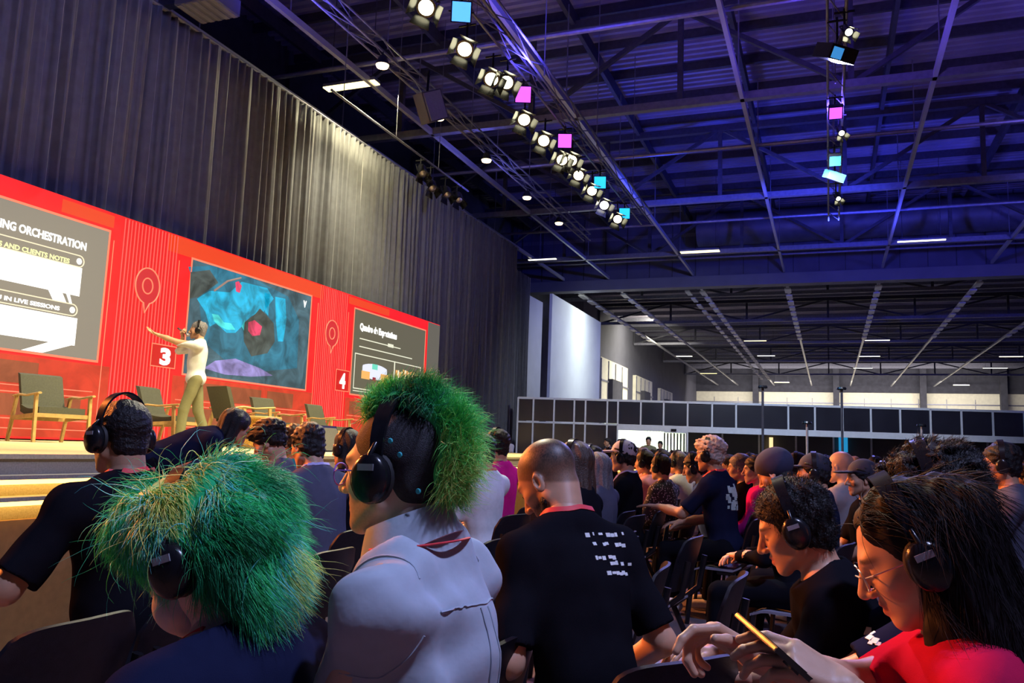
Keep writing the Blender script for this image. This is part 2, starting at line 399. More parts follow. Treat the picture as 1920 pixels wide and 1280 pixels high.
# electrified track rails running down both halls
for i, x in enumerate((-13.4, -10.9, -6.45, -2.0, 2.45, 7.0, 11.6)):
    r = MB().bbox((x-.05, -7, 10.45), (x+.05, 42.1, 10.6)).build('track_rail', mat('rail_metal', (.50, .50, .56), .35, metal=.4, noise=.05, scale=3), ceil_)
    for y in np.arange(2, 42, 6): MB().tube([(x, y, 10.6), (x, y, 13.3)], .018, 6).build('hanger_rod', M['steel2'], r)
    r = MB().bbox((x-.07, 43.2, 10.3), (x+.07, 109, 10.42)).build('track_rail', M['alu'], c2)
    k = MB()
    for y in np.arange(43.5, 66 if i != 2 else 100, 1.9): k.bbox((x-.16, y, 10.22), (x+.16, y+1.1, 10.3))
    k.build('rail_plate', M['white'], r)
k = MB()
for y in np.arange(45, 100, 2.2): k.bbox((-7.35, y, 10.2), (-7.1, y+1.2, 10.28))
k.build('rail_plate', M['white'], c2)
# ducts
dk = MB().tube([(x, 40.6, 12.4) for x in np.arange(-6, 29, 1.0)], .8, 20).build('ventilation_duct', M['duct'], None, True)
tag(dk, 'large round ventilation duct crossing the roof before the header wall', 'duct')
for x in np.arange(-5, 29, 2.4): MB().lathe([(.83, 0), (.83, .05)], (x, 40.6, 12.4), Matrix.Rotation(PI/2, 3, 'Y'), 20).build('duct_flange', M['duct'], dk)

# ------------------------------------------------------------------ black drape behind the stage
def drape(y0, y1, x, z0, z1, label):
    n = int((y1-y0)/.03); nz = 14; rs = np.random.RandomState(3)
    ys = np.linspace(y0, y1, n+1)
    ph = np.cumsum(.03*2*PI/(.19+.13*np.interp(ys, np.linspace(y0, y1, 90), rs.rand(90))))
    amp = .045+.09*np.interp(ys, np.linspace(y0, y1, 140), rs.rand(140))
    V = []; 
    for j in range(nz+1):
        t = j/nz; z = z0+(z1-z0)*t
        sway = .05*np.sin(ys*2.1+t*2.5)+.03*np.sin(ys*5.3-t*3)
        off = amp*np.sin(ph+.5*np.sin(t*2.2+ys*.8))*(1.15-.45*t)+.35*amp*np.sin(2.3*ph+1+t)
        V.append(np.stack([x+off+sway*(1-t), ys+.03*np.sin(ph*.5+t*3)*(1-t), np.full(n+1, z)], 1))
    V = np.concatenate(V); i = np.arange(n); F = []
    for j in range(nz): F.append(np.stack([j*(n+1)+i, j*(n+1)+i+1, (j+1)*(n+1)+i+1, (j+1)*(n+1)+i], 1))
    me = np_mesh('stage_drape', V, np.concatenate(F)); me.materials.append(M['drape'])
    o = bpy.data.objects.new('stage_drape', me); COL.objects.link(o)
    sm = o.modifiers.new('cloth thickness', 'SOLIDIFY'); sm.thickness = .008
    return tag(o, label, 'curtain')
dr = drape(3, 30.2, -11.65, .02, 9.3, 'tall pleated black drape hanging behind the long red screen')
MB().tube([(-11.65, 2.5, 9.33), (-11.65, 30.4, 9.33)], .04, 8).build('drape_pipe', M['steel2'], dr, True)
dr2 = drape(30.5, 34.5, -12.6, .02, 9.0, 'short return of black drape at the far end of the stage')

# ------------------------------------------------------------------ LED wall
LX = -11.0
led = empty('led_wall', (LX, 13, 1.2), 0, 'long red LED wall with three slides, pin symbols and numbers 3 and 4', 'led screen')
INV = Matrix.Translation((-LX, -13, -1.2))
def par_led(o, p=None):
    o.parent = p or led
    if p is None: o.location = (-LX, -13, -1.2)
    return o
MB().bbox((LX-.25, 4, 1.22), (LX-.012, 22.3, 4.95)).build('screen_body', M['black']).parent = led
led.children[-1].location = (-LX, -13, -1.2)
def yz(px, py): p = on(px, py, 0, LX); return p.y, p.z
def rect(mb, y0, y1, z0, z1, dx=0, t=.004):
    return mb.bbox((LX+dx-t, y0, z0), (LX+dx, y1, z1))
def frame(mb, y0, y1, z0, z1, w=.02, dx=.004):
    for a in ((y0, y1, z1-w, z1), (y0, y1, z0, z0+w), (y0, y0+w, z0, z1), (y1-w, y1, z0, z1)): rect(mb, *a, dx)
def led_part(name, mb, m, p=None):
    o = mb.build(name, m); o.parent = led if p is None else p
    if p is None: o.location = (-LX, -13, -1.2)
    return o
RED, RED2, ORG = glow('red', (248, 22, 28), 1.35, .18), glow('deep_red', (214, 20, 26), 1.2), glow('orange_red', (226, 66, 30), 1.15)
LINE, BRN = glow('coral_line', (255, 128, 96), 1.25), glow('brown', (150, 74, 44), 1.1, .25)
GREY = glow('slide_grey', (140, 132, 118), 1.1); OLV = glow('slide_olive', (98, 94, 76), 1.1); WHT = glow('white', (255, 255, 248), 1.6)
led_part('backdrop', rect(MB(), 4, 22.3, 1.22, 4.95), RED)
b = MB(); rect(b, 11.2, 16.1, 4.62, 4.93, .003); rect(b, 9.0, 10.0, 4.70, 4.9, .003); rect(b, 17.2, 19.2, 4.72, 4.9, .003); led_part('orange_band', b, ORG)
b = MB()
for (a, c) in ((4, 10.2), (11.6, 15.9), (17.3, 21.3)):
    rect(b, a, c, 1.25, 2.42, .003)
led_part('lower_band', b, glow('lower_orange', (206, 58, 34), 1.1, .18))
b = MB()
for (a, c) in ((4, 8.9), (11.9, 14.1), (14.3, 15.2), (17.5, 19.2)): rect(b, a, c, 2.02, 2.34, .006)
for (a, c) in ((4, 9.7), (12, 15.6)): rect(b, a, c, 1.55, 1.86, .006)
led_part('brown_block', b, BRN)
b = MB()
for (a, c) in ((3.9, 9.9), (11.7, 15.75), (17.4, 21.0)): frame(b, a, c, 1.5, 1.9, .018, .009); rect(b, a, c, 1.98, 1.995, .009); rect(b, a, c, 1.36, 1.375, .009)
for y in (10.02, 11.5, 15.9, 17.2): rect(b, y, y+.015, 1.3, 4.5, .009)
led_part('line_work', b, LINE)
b = MB(); c = MB(); rs = np.random.RandomState(1)
for y0, n in ((10.22, 17), (15.98, 16)):
    for i in range(n): rect(b, y0+i*.075, y0+i*.075+.016+.012*rs.rand(), 1.25, 4.93, .005)
    for i in range(n-1): rect(c, y0+.03+i*.075, y0+.06+i*.075, 1.25, 4.93, .003)
led_part('rib_light', b, glow('rib', (255, 92, 84), 1.2)); led_part('rib_dark', c, RED2)
def pin(y, z, r):
    b = MB(); n = 40; pts = []
    for i in range(n+1):
        a = -PI/2+.28+(2*PI-.5)*i/n; pts.append((LX+.012, y+r*math.cos(a), z+r*math.sin(a)*1.15))
    pts.append((LX+.012, y-.02, z-r*1.75)); b.tube(pts, .012, 6, True)
    b.tube([(LX+.012, y+r*.42*math.cos(2*PI*i/24), z+r*.5*math.sin(2*PI*i/24)) for i in range(24)], .012, 6, True)
    f = MB(); f.add([(LX+.007, p[1], p[2]) for p in pts], [tuple(range(len(pts)))])
    pf = led_part('pin_symbol', f, glow('pin_fill', (205, 40, 48), 1.1)); led_part('pin_outline', b, LINE, pf)
y, z = yz(276, 536); pin(y, z, .27)
y, z = yz(622, 625); pin(y, z, .27)
def text(s, size, m, name, par, M4, fit=None, bold=0, ext=.002, align='LEFT'):
    cu = bpy.data.curves.new('t', 'FONT'); cu.body = s; cu.size = size; cu.offset = bold; cu.extrude = ext; cu.align_x = align; cu.resolution_u = 3
    to = bpy.data.objects.new('t', cu); COL.objects.link(to); bpy.context.view_layer.update()
    dg = bpy.context.evaluated_depsgraph_get(); me = bpy.data.meshes.new_from_object(to.evaluated_get(dg)); w = to.dimensions.x
    bpy.data.objects.remove(to); bpy.data.curves.remove(cu)
    me.transform(M4 @ (Matrix.Diagonal((fit/w, 1, 1, 1)) if fit else Matrix.Identity(4))); me.materials.clear(); me.materials.append(m); me.name = name
    o = bpy.data.objects.new(name, me); COL.objects.link(o); o.parent = par; return o
def led_text(s, size, y, z, m, par, fit=None, bold=.0, dx=.02, align='LEFT'):
    return text(s, size, m, 'lettering', par, Matrix(((0, 0, 1, LX+dx), (1, 0, 0, y), (0, 1, 0, z), (0, 0, 0, 1))), fit, bold, align=align)
def screen(y0, y1, z0, z1, m):
    o = led_part('slide', rect(MB(), y0, y1, z0, z1, .010), m); b = MB(); frame(b, y0-.03, y1+.03, z0-.03, z1+.03, .035, .013); led_part('slide_border', b, LINE, o); return o
s1 = screen(4.6, 9.92, 2.49, 4.62, GREY); s2 = screen(11.83, 15.62, 2.47, 4.60, glow('teal_grey', (62, 92, 104), 1.1, .55)); s3 = screen(17.48, 21.35, 2.52, 4.64, OLV)
# slide 1: writing and white blocks
ya, za = yz(0, 412); yb, zb = yz(163, 457)
led_text('STREAMING ORCHESTRATION', .17, yb-2.02, 4.20, WHT, s1, 2.0, .006)
ya, za = yz(131, 492)
led_text('DIRECTORS AND CLIENTS NOTES', .1, ya-1.75, za-.02, glow('pale_yellow', (246, 246, 170), 1.3), s1, 1.72, .003)
yc, zc = yz(113, 580)
led_text('SAVES YOU IN LIVE SESSIONS', .085, yc-1.6, zc-.02, WHT, s1, 1.57, .003)
b = MB(); d = MB()
for (px, py) in ((147, 490), (134, 581)):
    cy, cz = yz(px, py)
    b.tube([(LX+.016, 5.0, cz+.09), (LX+.016, cy, cz+.09)]+[(LX+.016, cy+.09*math.sin(a), cz+.09*math.cos(a)) for a in np.linspace(.2, PI-.2, 10)]+[(LX+.016, cy, cz-.09), (LX+.016, 5.0, cz-.09)], .009, 6)
    d.add([(LX+.018, cy+.05*math.cos(2*PI*i/20), cz+.05*math.sin(2*PI*i/20)) for i in range(20)], [tuple(range(20))])
led_part('caption_outline', b, glow('outline', (240, 225, 190), 1.2), s1); led_part('caption_dot', d, WHT, s1)
b = MB()
yr, zt = yz(153, 503); _, zb = yz(149, 556); rect(b, 5.0, yr, zb, zt, .014)
yr2, zt2 = yz(144, 597); _, zb2 = yz(139, 648); rect(b, 5.0, yr2, zb2, zt2, .014)
yq, zq = yz(100, 550)
b.add([(LX+.015, yq-.12, zb+.02), (LX+.015, yq+.13, zb+.02), (LX+.015, yq+.24, zt2+.2), (LX+.015, yq, zt2+.2)], [(0, 1, 2, 3)])
b.add([(LX+.015, yq+.2, zb+.02), (LX+.015, yq+.27, zb+.02), (LX+.015, yq+.34, zt2+.2), (LX+.015, yq+.29, zt2+.2)], [(0, 1, 2, 3)])
y5, z5 = yz(55, 660); b.add([(LX+.015, y5-.15, 2.5), (LX+.015, y5+.2, 2.5), (LX+.015, y5+.75, zb2+.02), (LX+.015, y5+.35, zb2+.02)], [(0, 1, 2, 3)])
led_part('white_block', b, WHT, s1)
# slide 2: a teal cavern picture with a hanging lantern
def blob(mb, pts, dx):
    mb.add([(LX+dx,)+yz(*p) for p in pts], [tuple(range(len(pts)))])
b = MB(); blob(b, [(352, 500), (400, 498), (470, 520), (540, 556), (560, 600), (556, 690), (450, 700), (380, 640), (372, 560)], .013); led_part('picture_water', b, glow('deep_teal', (38, 104, 128), 1.15, .55), s2)
b = MB(); blob(b, [(368, 560), (392, 545), (430, 548), (452, 528), (500, 540), (512, 560), (492, 586), (470, 592), (452, 612), (440, 624), (424, 624), (404, 606), (392, 612), (384, 585)], .015)
blob(b, [(515, 556), (534, 560), (536, 600), (530, 640), (520, 640), (516, 600)], .015); blob(b, [(495, 548), (505, 552), (502, 592), (496, 585)], .015)
led_part('picture_glow', b, glow('cyan', (20, 158, 196), 1.25, .55), s2)
b = MB(); blob(b, [(396, 588), (408, 590), (418, 604), (432, 606), (440, 618), (424, 618), (408, 610), (400, 602)], .017); blob(b, [(452, 612), (458, 598), (456, 620)], .017); led_part('picture_highlight', b, glow('aqua', (70, 226, 232), 1.2, .55), s2)
b = MB(); blob(b, [(356, 510), (392, 506), (408, 530), (372, 556), (354, 560)], .017); blob(b, [(455, 606), (478, 588), (486, 578), (498, 590), (512, 606), (514, 640), (500, 662), (470, 668), (456, 640)], .017)
led_part('picture_rock', b, glow('rock', (70, 80, 78), 1.0, .55), s2)
b = MB(); blob(b, [(380, 690), (402, 676), (440, 672), (486, 690), (510, 704), (470, 706), (420, 702)], .019); led_part('picture_stone', b, glow('lilac', (140, 130, 190), 1.1, .55), s2)
b = MB(); blob(b, [(464, 604), (476, 600), (490, 612), (486, 628), (472, 630), (464, 620)], .019); blob(b, [(440, 529), (446, 527), (452, 536), (448, 549), (441, 546)], .019); led_part('picture_lantern', b, glow('rose', (206, 60, 96), 1.2, .55), s2)
b = MB(); b.tube([(LX+.02,)+yz(400, 545), (LX+.02,)+yz(425, 527), (LX+.02,)+yz(450, 521)], .02, 6); led_part('picture_bracket', b, glow('bracket', (150, 120, 110), 1), s2)
yv, zv = yz(571, 570); led_text('V', .2, yv-.06, zv-.07, WHT, s2, .12, .01)
# slide 3: heading, text rules, table drawing and photo strip
y3, z3 = yz(674, 612); led_text('Quadro de Expectativas', .23, y3, z3-.07, WHT, s3, 1.9, .012)
b = MB(); rect(b, 17.78, 19.9, 3.92, 3.945, .014); rect(b, 19.2, 19.5, 3.9, 3.99, .016); rect(b, 17.78, 20.6, 3.72, 3.745, .014)
frame(b, 17.6, 19.62, 2.66, 3.55, .025, .016); frame(b, 19.62, 21.15, 2.66, 3.55, .025, .016); rect(b, 17.6, 19.0, 2.6, 2.62, .014); rect(b, 19.65, 21.1, 3.08, 3.12, .016)
led_part('slide_rules', b, glow('rule', (224, 224, 200), 1.2), s3)
b = MB(); b.add([(LX+.018, 18.6+.62*max(-1, min(1, 1.25*math.cos(2*PI*i/28))), 3.16+.2*math.sin(2*PI*i/28)) for i in range(28)], [tuple(range(28))]); led_part('table_drawing', b, glow('table', (216, 220, 236), 1.2), s3)
b = MB()
for (yy, zz, w, h) in ((18.15, 3.04, .2, .1), (19.1, 3.02, .2, .12)): rect(b, yy-w, yy+w, zz-h, zz+h, .02)
for i in range(7): rect(b, 19.7+i*.2, 19.8+i*.2, 3.14, 3.24+.16*rs.rand(), .018); rect(b, 19.75+i*.2, 19.83+i*.2, 2.7, 2.8+.2*rs.rand(), .018)
led_part('photo_warm', b, glow('peach', (240, 178, 100), 1.1), s3)
b = MB()
for i in range(6): rect(b, 19.8+i*.2, 19.88+i*.2, 3.13, 3.3+.1*rs.rand(), .02); rect(b, 19.83+i*.22, 19.9+i*.22, 2.7, 2.86+.1*rs.rand(), .02)
led_part('photo_pale', b, glow('cream', (250, 236, 200), 1.2), s3)
b = MB(); rect(b, 18.45, 18.72, 3.22, 3.36, .022); led_part('photo_teal', b, glow('mint', (110, 214, 190), 1.1), s3)
b = MB(); rect(b, 18.5, 18.66, 2.92, 3.02, .022); led_part('photo_maroon', b, glow('maroon', (150, 40, 60), 1.1), s3)
led_part('grey_margin', rect(MB(), 21.5, 22.28, 1.25, 4.93, .012), glow('margin', (104, 100, 88), 1.0))
for (pa, pb, s_) in (((283, 642), (326, 692), '3'), ((629, 691), (652, 735), '4')):
    (y0, z1), (y1, z0) = yz(*pa), yz(*pb)
    p = led_part('number_tile', rect(MB(), y0, y1, z0, z1, .02), glow('tile_red', (198, 22, 20), 1.2)); b = MB(); frame(b, y0, y1, z0, z1, .018, .024); led_part('tile_border', b, LINE, p)
    led_text(s_, (z1-z0)*.95, (y0+y1)/2+(.04 if s_ == '3' else 0), z0+(z1-z0)*.16, WHT, p, (y1-y0)*.42, .02, .028, 'CENTER')

# ------------------------------------------------------------------ stage
st = MB().bbox((-11.3, 1, .0), (-4.7, 22.6, 1.17)).build('stage_platform', M['fascia']); tag(st, 'raised stage platform with carpeted top and two glowing strips along its front', 'stage')
MB().bbox((-11.3, 1, 1.17), (-4.68, 22.6, 1.2)).build('stage_top', M['stage'], st)
for z in (1.03, .90):
    MB().bbox((-4.7, 1, z+.02), (-4.56, 22.6, z+.045)).build('front_ledge', M['fascia'], st)
    MB().bbox((-4.7, 1, z-.012), (-4.62, 22.6, z+.02)).build('led_strip', lit('strip_yellow', (1, .60, .13), 5), st)
MB().bbox((-4.7, 1, .0), (-4.66, 22.6, .80)).build('front_skirt', mat('orange_skirt', (.36, .18, .05), .9, noise=.1, scale=20), st)
lamp('led_strip_light', 'AREA', (-4.5, 8, .97), (-3, 8, .8), (1, .62, .2), 110, .1, size_y=15)

# armchairs on the stage
def armchair():
    r = empty('armchair')
    s = MB().sheet(lambda u, v: ((-.29+.58*u, -.25+.5*v, .40-.04*math.sin(PI*v)-.03*v+.03), (0, 0, 1)), 8, 8, .09).build('seat_cushion', M['cushion'], r, True)
    MB().sheet(lambda u, v: ((-.27+.54*u, -.27-.16*v+.02*math.sin(PI*u), .42+.46*v), (0, -1, .3)), 8, 8, .07).build('back_cushion', M['cushion'], r, True)
    for sx in (-1, 1):
        x = .34*sx
        MB().bar((x, .29, 0), (x, .25, .60), .035, .045).build('leg', M['wood'], r)
        MB().bar((x, -.40, 0), (x, -.26, .60), .035, .045).build('leg', M['wood'], r)
        MB().tube([(x, -.34, .58), (x, -.2, .60), (x, 0, .585), (x, .2, .605), (x, .34, .615)], .025, 8, flat=.6).build('armrest', M['wood'], r, True)
        MB().bar((x, -.32, .30), (x, .26, .34), .03, .05).build('side_rail', M['wood'], r)
    MB().bar((-.34, .26, .34), (.34, .26, .34), .03, .05).build('front_rail', M['wood'], r)
    MB().bar((-.34, -.32, .30), (.34, -.32, .30), .03, .05).build('rear_rail', M['wood'], r)
    return r
def copy_tree(o, parent=None, cm=None):
    c = o.copy(); COL.objects.link(c)
    for k_ in list(c.keys()):
        if k_ in ('label', 'group'): del c[k_]
    if parent is not None: c.parent = parent
    for ch in list(o.children): copy_tree(ch, c)
    return c
arm0 = armchair(); first = True
for (px, py, rz, lab) in ((96, 829, -PI/2-.25, 'oak armchair with grey cushions at the left end of the stage'), (318, 826, -PI/2+.2, 'oak armchair with grey cushions behind the standing speaker'),
                          (452, 823, -PI/2+1.25, 'oak armchair seen from its side, right of the speaker'), (520, 822, -PI/2-.1, 'oak armchair with grey back between the side-on one and the one by the number 4'), (618, 824, -PI/2, 'rightmost oak armchair with grey back near the number 4')):
    p = on(px, 800, 0, {96: -9.4, 318: -9.6, 452: -8.3, 520: -9.3, 618: -9.6}[px]); p.z = 1.2; o = arm0 if first else copy_tree(arm0); first = False
    o.location = p; o.rotation_euler = (0, 0, rz); tag(o, lab, 'armchair', 'oak armchairs on the stage')
# round wicker side table and low table between the chairs
p = on(484, 820, 0, -7.6); p.z = 1.2
t = empty('side_table', p, 0, 'round wicker drum table on the stage right of the bending person', 'table')
k = MB(); k.lathe([(.24, 0), (.27, .05), (.24, .22), (.27, .38), (.28, .42)], n=28); k.build('drum', mat('wicker', (.62, .33, .07), .8, noise=.5, scale=50, bump=1, bscale=90), t, True)
MB().lathe([(.30, .42), (.31, .43), (.31, .45), (.30, .46)], n=28).build('table_top', M['wood'], t)
p = on(556, 810, 0, -8.6); p.z = 1.2
t = empty('low_table', p, 0, 'low oak coffee table between the stage armchairs', 'table')
MB().bbox((-.3, -.5, .36), (.3, .5, .40)).build('table_top', M['wood'], t)
for sx in (-1, 1):
    for sy in (-1, 1): MB().bar((sx*.25, sy*.45, 0), (sx*.25, sy*.45, .36), .035).build('leg', M['wood'], t)
# stage monitor and lectern block at the right end
p = on(600, 830, 0, -6.6); p.z = 1.2; t = empty('stage_monitor', p, 0, 'black wedge monitor speaker on the stage lip', 'speaker')
MB().add([(-.2, -.3, 0), (.22, -.3, 0), (.22, .3, 0), (-.2, .3, 0), (-.2, -.3, .34), (.05, -.3, .36), (.05, .3, .36), (-.2, .3, .34)], [(0, 3, 2, 1), (4, 5, 6, 7), (0, 1, 5, 4), (3, 7, 6, 2), (1, 2, 6, 5), (0, 4, 7, 3)]).build('cabinet', M['black'], t)
MB().add([(.225, -.27, .02), (.225, .27, .02), (.075, .27, .33), (.075, -.27, .33)], [(0, 1, 2, 3)]).build('grille', mat('grille', (.10, .10, .09), .6, noise=.5, scale=200), t)
p = on(886, 826, 0, -6.2); t = empty('equipment_box', Vector((-6.2, p.y, 1.2)), 0, 'pale crate standing at the right end of the stage', 'box')
MB().bbox((-.2, -.3, 0), (.2, .3, .34)).build('crate', mat('crate_ply', (.62, .55, .33), .7, noise=.15, scale=8), t); MB().bbox((-.21, -.31, .3), (.21, .31, .36)).build('lid', M['wood'], t)

# ------------------------------------------------------------------ white boards and pavilion in the distance
MB().bbox((-13.15, 39, 0), (-13, 48.5, 9.15)).build('projection_board', M['board'])
tag(bpy.data.objects['projection_board'], 'big blank white board rising behind the black pavilion wall', 'board')
MB().bbox((-13.15, 35.0, 0), (-12.95, 37.4, 8.4)).build('projection_board', M['board'])
tag(bpy.data.objects['projection_board.001'], 'narrow white board between the black drape and the big board', 'board')
PA, PB = Vector((-11.2, 29.15, 0)), Vector((12.0, 34.6, 0)); PD = (PB-PA).normalized(); PN = Vector((PD.y, -PD.x, 0)); PLEN = (PB-PA).length
PR = Matrix((PD, -PN, Vector((0, 0, 1)))).transposed()
def pvs(px, py=800):                         # distance along the pavilion front at a picture column
    r = at(px, py, 1)-Vector((0, 0, CAM_H)); t = (PA-Vector((0, 0, 0))).dot(PN)/r.dot(PN); q = r*t; return (Vector((q.x, q.y, 0))-PA).dot(PD)
pv = empty('exhibition_pavilion', PA, 0, 'long black shell-scheme pavilion with white profiles and a lit doorway', 'partition')
pv.rotation_euler = PR.to_euler()
def pbox(name, s0, s1, d0, d1, z0, z1, m, p=None):
    return MB().bbox((s0, d0, z0), (s1, d1, z1)).build(name, m, p or pv)
sd0, sd1 = pvs(1158), pvs(1290)
joints = [pvs(x) for x in (970, 999, 1038, 1076, 1097, 1138, 1158, 1201, 1244, 1289, 1335, 1380, 1430, 1478, 1528, 1580, 1633, 1688, 1745, 1803, 1862, 1921)]
joints += [joints[-1]+1.02*i for i in range(1, 5)]
for i in range(len(joints)-1):
    a, b_ = joints[i], joints[i+1]
    pbox('fascia_panel', a+.03, b_-.03, 0, .04, 2.38, 3.19, M['panel'])
    if b_ <= sd0+.1: pbox('wall_panel', a+.03, b_-.03, 0, .04, .05, 2.30, M['panel'])
    pbox('post', a-.03, a+.03, -.03, .05, 0 if a <= sd0+.05 or abs(a-sd1) < .1 else 2.3, 3.25, M['white'])
pbox('top_beam', joints[0], joints[-1], -.03, .05, 3.19, 3.27, M['white'])
pbox('lower_beam', joints[0], sd0, -.03, .05, 2.30, 2.36, M['white'])
pbox('lower_beam', sd0, joints[-1], -.05, .07, 2.14, 2.36, M['white'])
# recessed inner wall to the right of the doorway
s = sd1+.1
while s < PLEN+3:
    pbox('inner_panel', s+.03, s+1.35, 2.2, 2.25, .05, 2.3, mat('grey_panel', (.09, .085, .08), .5, noise=.2, scale=1)); pbox('post', s-.03, s+.03, 2.15, 2.3, 0, 2.4, M['white']); s += 1.38
pbox('inner_beam', sd1, PLEN+3, 2.15, 2.3, 1.05, 1.1, M['white'])
pbox('soffit', sd0, PLEN+3, .1, 2.3, 2.36, 2.4, M['panel'])
rm = M['board']
pbox('lobby_back', sd0-.5, sd1+.6, 4.2, 4.3, 0, 2.6, mat('lobby_wall', (.82, .86, .70), .7, noise=.06, scale=1)); pbox('lobby_side', sd0-.6, sd0-.5, .1, 4.2, 0, 2.6, rm); pbox('lobby_ceiling', sd0-.5, sd1, .1, 4.2, 2.55, 2.6, rm)
k = MB()
for i in range(16): k.bbox((sd0+1.0+i*.12, 4.1, 0), (sd0+1.0+i*.12+.06, 4.2, 2.5))
k.build('lobby_curtain', mat('lobby_curtain', (.55, .66, .5), .8), pv)
pbox('door_header', pvs(1245), sd1-.04, -.06, .0, 2.1, 2.3, M['white']); pbox('door_sensor', pvs(1258), pvs(1268), -.12, -.05, 2.16, 2.24, M['black'])
k = MB()
for i in range(7): k.bbox((pvs(1246)+i*.12, .5, 0), (pvs(1246)+i*.12+.05, .54, 2.1))
k.build('slat_door', M['panel'], pv)
q = PA+PD*((sd0+sd1)/2)-PN*2
lamp('lobby_light', 'AREA', (q.x, q.y, 2.5), (q.x, q.y, 0), (.95, 1, .85), 800, 2.4)
q = PA+PD*pvs(1608)-PN*2.0; k = MB().box((0, 0, 1.95), (.32, .03, .62)).build('hanging_sign', lit('sign_blue', (.02, .30, .62), .8)); k.location = (q.x, q.y, 0); tag(k, 'small cyan banner hanging inside the pavilion opening', 'sign')
q = PA+PD*pvs(1463)-PN*1.9; k = MB().box((0, 0, 1.7), (.14, .04, .8)).build('wall_lamp', lit('lamp_amber', (1, .75, .35), 1.2)); k.location = (q.x, q.y, 0); tag(k, 'warm upright light strip inside the pavilion opening', 'lamp')
# slim stands in front of the pavilion
for (px, top, lab) in ((1430, 728, 'tall dark pole with a small ring on top, left of the four stands'), (1513, 795, 'pale light stand with a flat head before the pavilion'), (1578, 731, 'tallest dark pole in front of the pavilion'), (1728, 800, 'pale light stand with flat head near the curly head')):
    p0 = at(px, top, 24); s_ = empty('light_stand', (p0.x, p0.y, 0), 0, lab, 'stand', 'stands before the pavilion')
    dark = px in (1430, 1578); MB().tube([(0, 0, .3), (0, 0, p0.z)], .035, 8).build('pole', M['steel'] if dark else M['alu'], s_, True)
    MB().lathe([(.12, p0.z), (.14, p0.z+.03), (.12, p0.z+.08)], n=14).build('head', M['black'], s_)
    for a in range(3): MB().bar((0, 0, .5), (.4*math.cos(a*2.1), .4*math.sin(a*2.1), .0), .03).build('leg', M['steel'], s_)

# ------------------------------------------------------------------ lighting trusses and fixtures
def box_truss(name, x, y0, y1, z, w, label, hang):
    r = empty(name, (x, (y0+y1)/2, z), 0, label, 'truss')
    L_ = (y1-y0)/2
    for a in (-1, 1):
        for b_ in (-1, 1): MB().tube([(a*w/2, -L_, b_*w/2), (a*w/2, L_, b_*w/2)], .025, 8).build('chord', M['steel2'], r, True)
    n = int(2*L_/.9)
    k = MB(); k2 = MB()
    for i in range(n):
        ya = -L_+i*2*L_/n; yb = ya+2*L_/n; s_ = 1 if i % 2 else -1
        k.tube([(w/2, ya, s_*w/2), (w/2, yb, -s_*w/2)], .012, 5); k.tube([(-w/2, ya, s_*w/2), (-w/2, yb, -s_*w/2)], .012, 5); k.tube([(-w/2, ya, -w/2), (w/2, yb, -w/2)], .012, 5)
    o = k.build('lacing', M['steel2'], r); o['kind'] = 'stuff'
    for i in range(hang):
        yy = -L_+(i+.5)*2*L_/hang; MB().tube([(0, yy, w/2), (0, yy, 13.6-z)], .012, 6).build('chain', M['steel2'], r)
    return r
box_truss('lighting_truss', -5.5, 5, 26, 8.93, .34, 'lighting truss carrying the dense row of stage spotlights', 5)
box_truss('lighting_truss', .2, 8, 27, 8.93, .30, 'lighting truss with few fixtures over the audience', 5)
box_truss('lighting_truss', -8.95, 8, 31, 9.78, .26, 'truss with five small warm downlights above the stage', 5)
def aim(o, tgt): o.rotation_euler = (Vector(tgt)-o.location).to_track_quat('-Z', 'Y').to_euler()
LW = lit('lens_warm', (1, .95, .62), 9); LV = lit('lens_violet', (.55, .09, 1), 1.9); LB = lit('lens_blue', (.06, .28, 1), 2.2); LC = lit('lens_cyan', (.02, .46, 1), 1.7); LP = lit('lens_amber', (1, .72, .38), 7)
def clamp(o, z0, zt=None):
    Rm = o.rotation_euler.to_matrix(); u = Rm.inverted() @ Vector((0, 0, 1)); a = Vector((0, 0, z0)); zt = zt or (up_rail.location.z if o.location.x < -10 else 8.76 if o.location.x < -1 else 8.78); l = max(.03, zt-(o.location+Rm @ a).z)-.015; b = MB(); b.tube([a, a+u*(l+.06)], .02, 8); xx = o.rotation_euler.to_matrix().inverted() @ Vector((.16, 0, 0)); b.tube([a+u*l-xx, a+u*l+xx], .02, 8); b.build('clamp', M['black'], o)
def fresnel(loc, tgt, lens, label, r_=.13, group=None):
    o = empty('spotlight', loc, 0, label, 'spotlight', group); aim(o, tgt)
    MB().lathe([(r_*.6, .26), (r_*.9, .22), (r_, .12), (r_, -.06), (r_*1.05, -.08)], n=20).build('body', M['black'], o, True)
    MB().lathe([(r_*.92, -.07), (r_*.6, -.10), (.01, -.115)], n=20).build('lens', lens, o, True)
    for a in range(4):
        R = Matrix.Rotation(a*PI/2+.4, 3, 'Z'); w = r_*.8
        MB().add([R @ Vector(v) for v in ((-w, r_, -.08), (w, r_, -.08), (w*1.35, r_*1.7, -.27), (-w*1.35, r_*1.7, -.27), (-w, r_+.006, -.08), (w, r_+.006, -.08), (w*1.35, r_*1.7+.006, -.27), (-w*1.35, r_*1.7+.006, -.27))],
                 [(3, 2, 1, 0), (4, 5, 6, 7), (0, 1, 5, 4), (2, 3, 7, 6), (1, 2, 6, 5), (3, 0, 4, 7)]).build('barn_door', M['black'], o)
    MB().tube([(-r_*1.15, 0, 0), (-r_*1.2, .0, .3), (0, 0, .36), (r_*1.2, 0, .3), (r_*1.15, 0, 0)], .012, 6).build('yoke', M['black'], o); clamp(o, .33)
    return o
